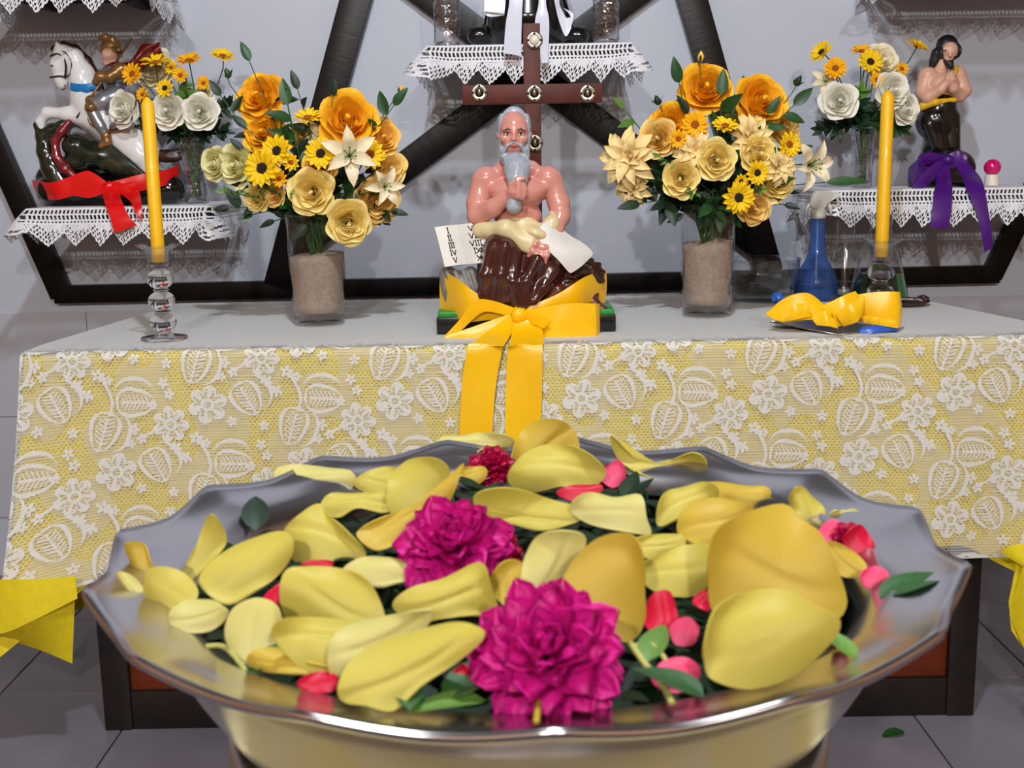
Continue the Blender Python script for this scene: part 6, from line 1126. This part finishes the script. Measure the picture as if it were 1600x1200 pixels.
Q_ = lambda nm, *a, **k: loose('rose_petal', *a, m=nm, **k)
Q_('petal_red', [(1018, 930), (1046, 924), (1057, 955), (1062, 980), (1026, 992), (1008, 972)], 60, 'red petal with pink edge right of the tall amber petal', lift=.012)
Q_('petal_rose', [(1048, 978), (1075, 964), (1092, 985), (1082, 1006), (1055, 1008)], 58, 'small pink petal left of the huge pale petal', lift=.014)
Q_('petal_rose', [(1017, 1062), (1034, 1035), (1070, 1027), (1094, 1046), (1082, 1076), (1045, 1083)], 60, 'round pink petal at the front right of the near carnation', lift=.016)
Q_('petal_rose', [(1344, 897), (1368, 884), (1388, 899), (1377, 919), (1350, 918)], 60, 'bright pink petal at the right end of the curled petal', lift=.008)
Q_('petal_rose', [(1278, 832), (1300, 811), (1322, 828), (1316, 852), (1290, 853)], 62, 'pink petal below the small frilly yellow one', lift=.004)
Q_('petal_red', [(1316, 838), (1345, 820), (1364, 850), (1352, 870), (1325, 860)], 64, 'dark red petal at the right rim corner', lift=.006)
Q_('petal_rose', [(1292, 998), (1308, 988), (1320, 1004), (1302, 1014)], 55, 'tiny pink petal right of the huge pale petal', lift=.02)
Q_('petal_red', [(412, 932), (444, 909), (450, 936), (426, 944)], 50, 'small dark red petal beside the round pale left petal', lift=.004)
Q_('petal_red', [(466, 1072), (498, 1049), (527, 1058), (522, 1078), (490, 1084)], 45, 'dark red petal under the front left yellow petals', lift=.014)
Q_('petal_red', [(870, 768), (920, 755), (942, 765), (902, 784)], 45, 'dark red petal under the cupped far petal')
Q_('petal_rose', [(938, 744), (964, 720), (978, 745), (956, 764)], 60, 'dark pink petal beside the twisted far petal', lift=.004)
Q_('petal_red', [(698, 1062), (724, 1038), (734, 1066), (716, 1078)], 60, 'small red petal touching the near carnation on its left', lift=.02)
Q_('petal_red', [(1082, 940), (1100, 922), (1116, 936), (1104, 956)], 50, 'small red petal edge beside the huge upper petal', lift=.004)
Q_('petal_red', [(470, 884), (498, 874), (522, 882), (500, 892)], 45, 'small dark red petal between the left yellow petals')
# carnations
CARN = {}
for key, m in (('m', 'carnation'), ('r', 'carnation_red')): CARN[key] = [petal_mesh('ruffled_petal', m, 1, wd, .25, cu, 3.2, 8, 7, .05, .14, .35, sd) for wd, cu, sd in ((.50, .14, 0), (.42, .06, 1), (.56, .22, 2))]
def carnation(px, py, size, lift, key, label, face=(0, -.75, .75), rings=((13, .10, .98, -.30), (14, .34, .98, -.20), (14, .60, .94, -.10), (12, .85, .86, -.02), (10, 1.08, .78, .04), (8, 1.28, .68, .08), (5, 1.45, .58, .10))):
    p = on_heap(px, py + size * .25); d = ray(px, py); p = CP + d * ((p - CP).length - lift); R = size * (p - CP).length / FPX / 2
    t = thing('carnation', label, 'flower', M=frame_to(face, 0, p)); rr = random.Random(px)
    for ri, (cnt, ti, sc, z) in enumerate(rings):
        for k in range(cnt): add(CARN[key][rr.randrange(3)], 'ruffled_petal', t, RZ(2 * pi * k / cnt + ri * .55 + rr.uniform(-.16, .16)) @ Matrix.Translation((0, .03 * R, z * R - .15 * R)) @ RX(ti + rr.uniform(-.14, .14)) @ RZ(rr.uniform(-.2, .2)) @ SC(R * sc * rr.uniform(.9, 1.08)))
    obj('calyx', MB().lathe([(.0001, -.7 * R), (.16 * R, -.62 * R), (.22 * R, -.4 * R), (.16 * R, -.2 * R), (.0001, -.15 * R)], 12), MATS['leaf_light'], t); return t
carnation(855, 1018, 252, .030, 'm', 'big magenta carnation at the front of the silver bowl', (-.12, -.78, .66))
carnation(708, 850, 190, .012, 'm', 'magenta carnation at the middle left of the silver bowl', (-.1, -.7, .75))
carnation(768, 728, 78, .0, 'r', 'crimson carnation at the far rim beside the tallest petal', (0, -.7, .75)); carnation(1330, 842, 60, .0, 'r', 'small crimson bloom at the right rim corner', (.2, -.7, .7)); carnation(775, 860, 90, .004, 'r', 'crimson bloom tucked between the middle carnation and the tall pale petal', (.1, -.6, .8)); carnation(955, 745, 50, .0, 'r', 'small crimson bloom behind the square-ended petal', (0, -.6, .8))
# single leaves and stems that show
for px, py, L_, m, rz, rx, lf, lb in ((690, 1095, .050, 'green', -.9, .3, .022, 'green leaf left of the near carnation stem end'), (760, 1095, .034, 'light', 1.9, .2, .02, 'light green leaf under the near carnation'), (1372, 935, .046, 'green', -1.3, .35, .012, 'green leaf pointing over the right rim'), (1338, 1030, .024, 'light', .6, .5, .02, 'light green leaf below the huge right petals'), (1000, 748, .034, 'green', 1.4, .4, .004, 'green leaf under the twisted far petal'), (310, 985, .036, 'dark', .5, .3, .008, 'dark leaf under the small oval left petal'), (390, 1055, .030, 'green', -.6, .4, .012, 'green leaf at the front left under the thin petal edge'), (400, 830, .04, 'dark', .2, .5, .002, 'dark leaf behind the large smooth left petal'), (1100, 1090, .034, 'green', .9, .3, .03, 'green leaf below the huge pale petal'), (640, 1110, .026, 'green', .1, .3, .026, 'green leaf at the near rim left of the carnation'), (1010, 1035, .03, 'light', -.4, .4, .016, 'light green leaf right of the near carnation'), (1395, 880, .03, 'dark', -.6, .3, .008, 'dark leaf at the right rim below the red petal')):
    p = on_heap(px, py); d = ray(px, py); p = CP + d * ((p - CP).length - lf); o = link('leaf', LEAF[m], None, Matrix.Translation(p) @ RZ(rz) @ RX(rx) @ SC(L_)); tag(o, lb, 'leaf', 'single leaves in the silver bowl')
def stemlet(pts, r, lb, m='pale_stem'):
    W_ = []
    for x, y, l_ in pts: p = on_heap(x, y); W_.append(CP + ray(x, y) * ((p - CP).length - l_))
    o = obj('flower_stem', MB().tube([q - W_[0] for q in crom(W_, 12)], r, 6), MATS[m]); o.location = W_[0]; tag(o, lb, 'stem', 'stems in the silver bowl')
stemlet([(985, 1005, .02), (1010, 1040, .022), (1032, 1065, .024), (1050, 1098, .026)], .0016, 'pale stem running down from the near carnation'); stemlet([(990, 1010, .02), (1020, 1008, .02), (1046, 1040, .02)], .0013, 'thin yellowish stem arching right of the near carnation'); stemlet([(322, 1010, .012), (352, 1012, .014), (384, 1048, .014)], .0013, 'thin curled stem at the front left of the bowl'); stemlet([(838, 1128, .034), (840, 1110, .034), (842, 1095, .03)], .0014, 'short orange stem stub under the near carnation', 'petal_amber')
# a leaf on the floor
p = V(1412, 1142, Z=.004); o = link('leaf', SERR, None, Matrix.Translation(p) @ RZ(1.9) @ RX(.1) @ SC(.055)); tag(o, 'single green leaf fallen on the floor tiles by the altar', 'leaf')
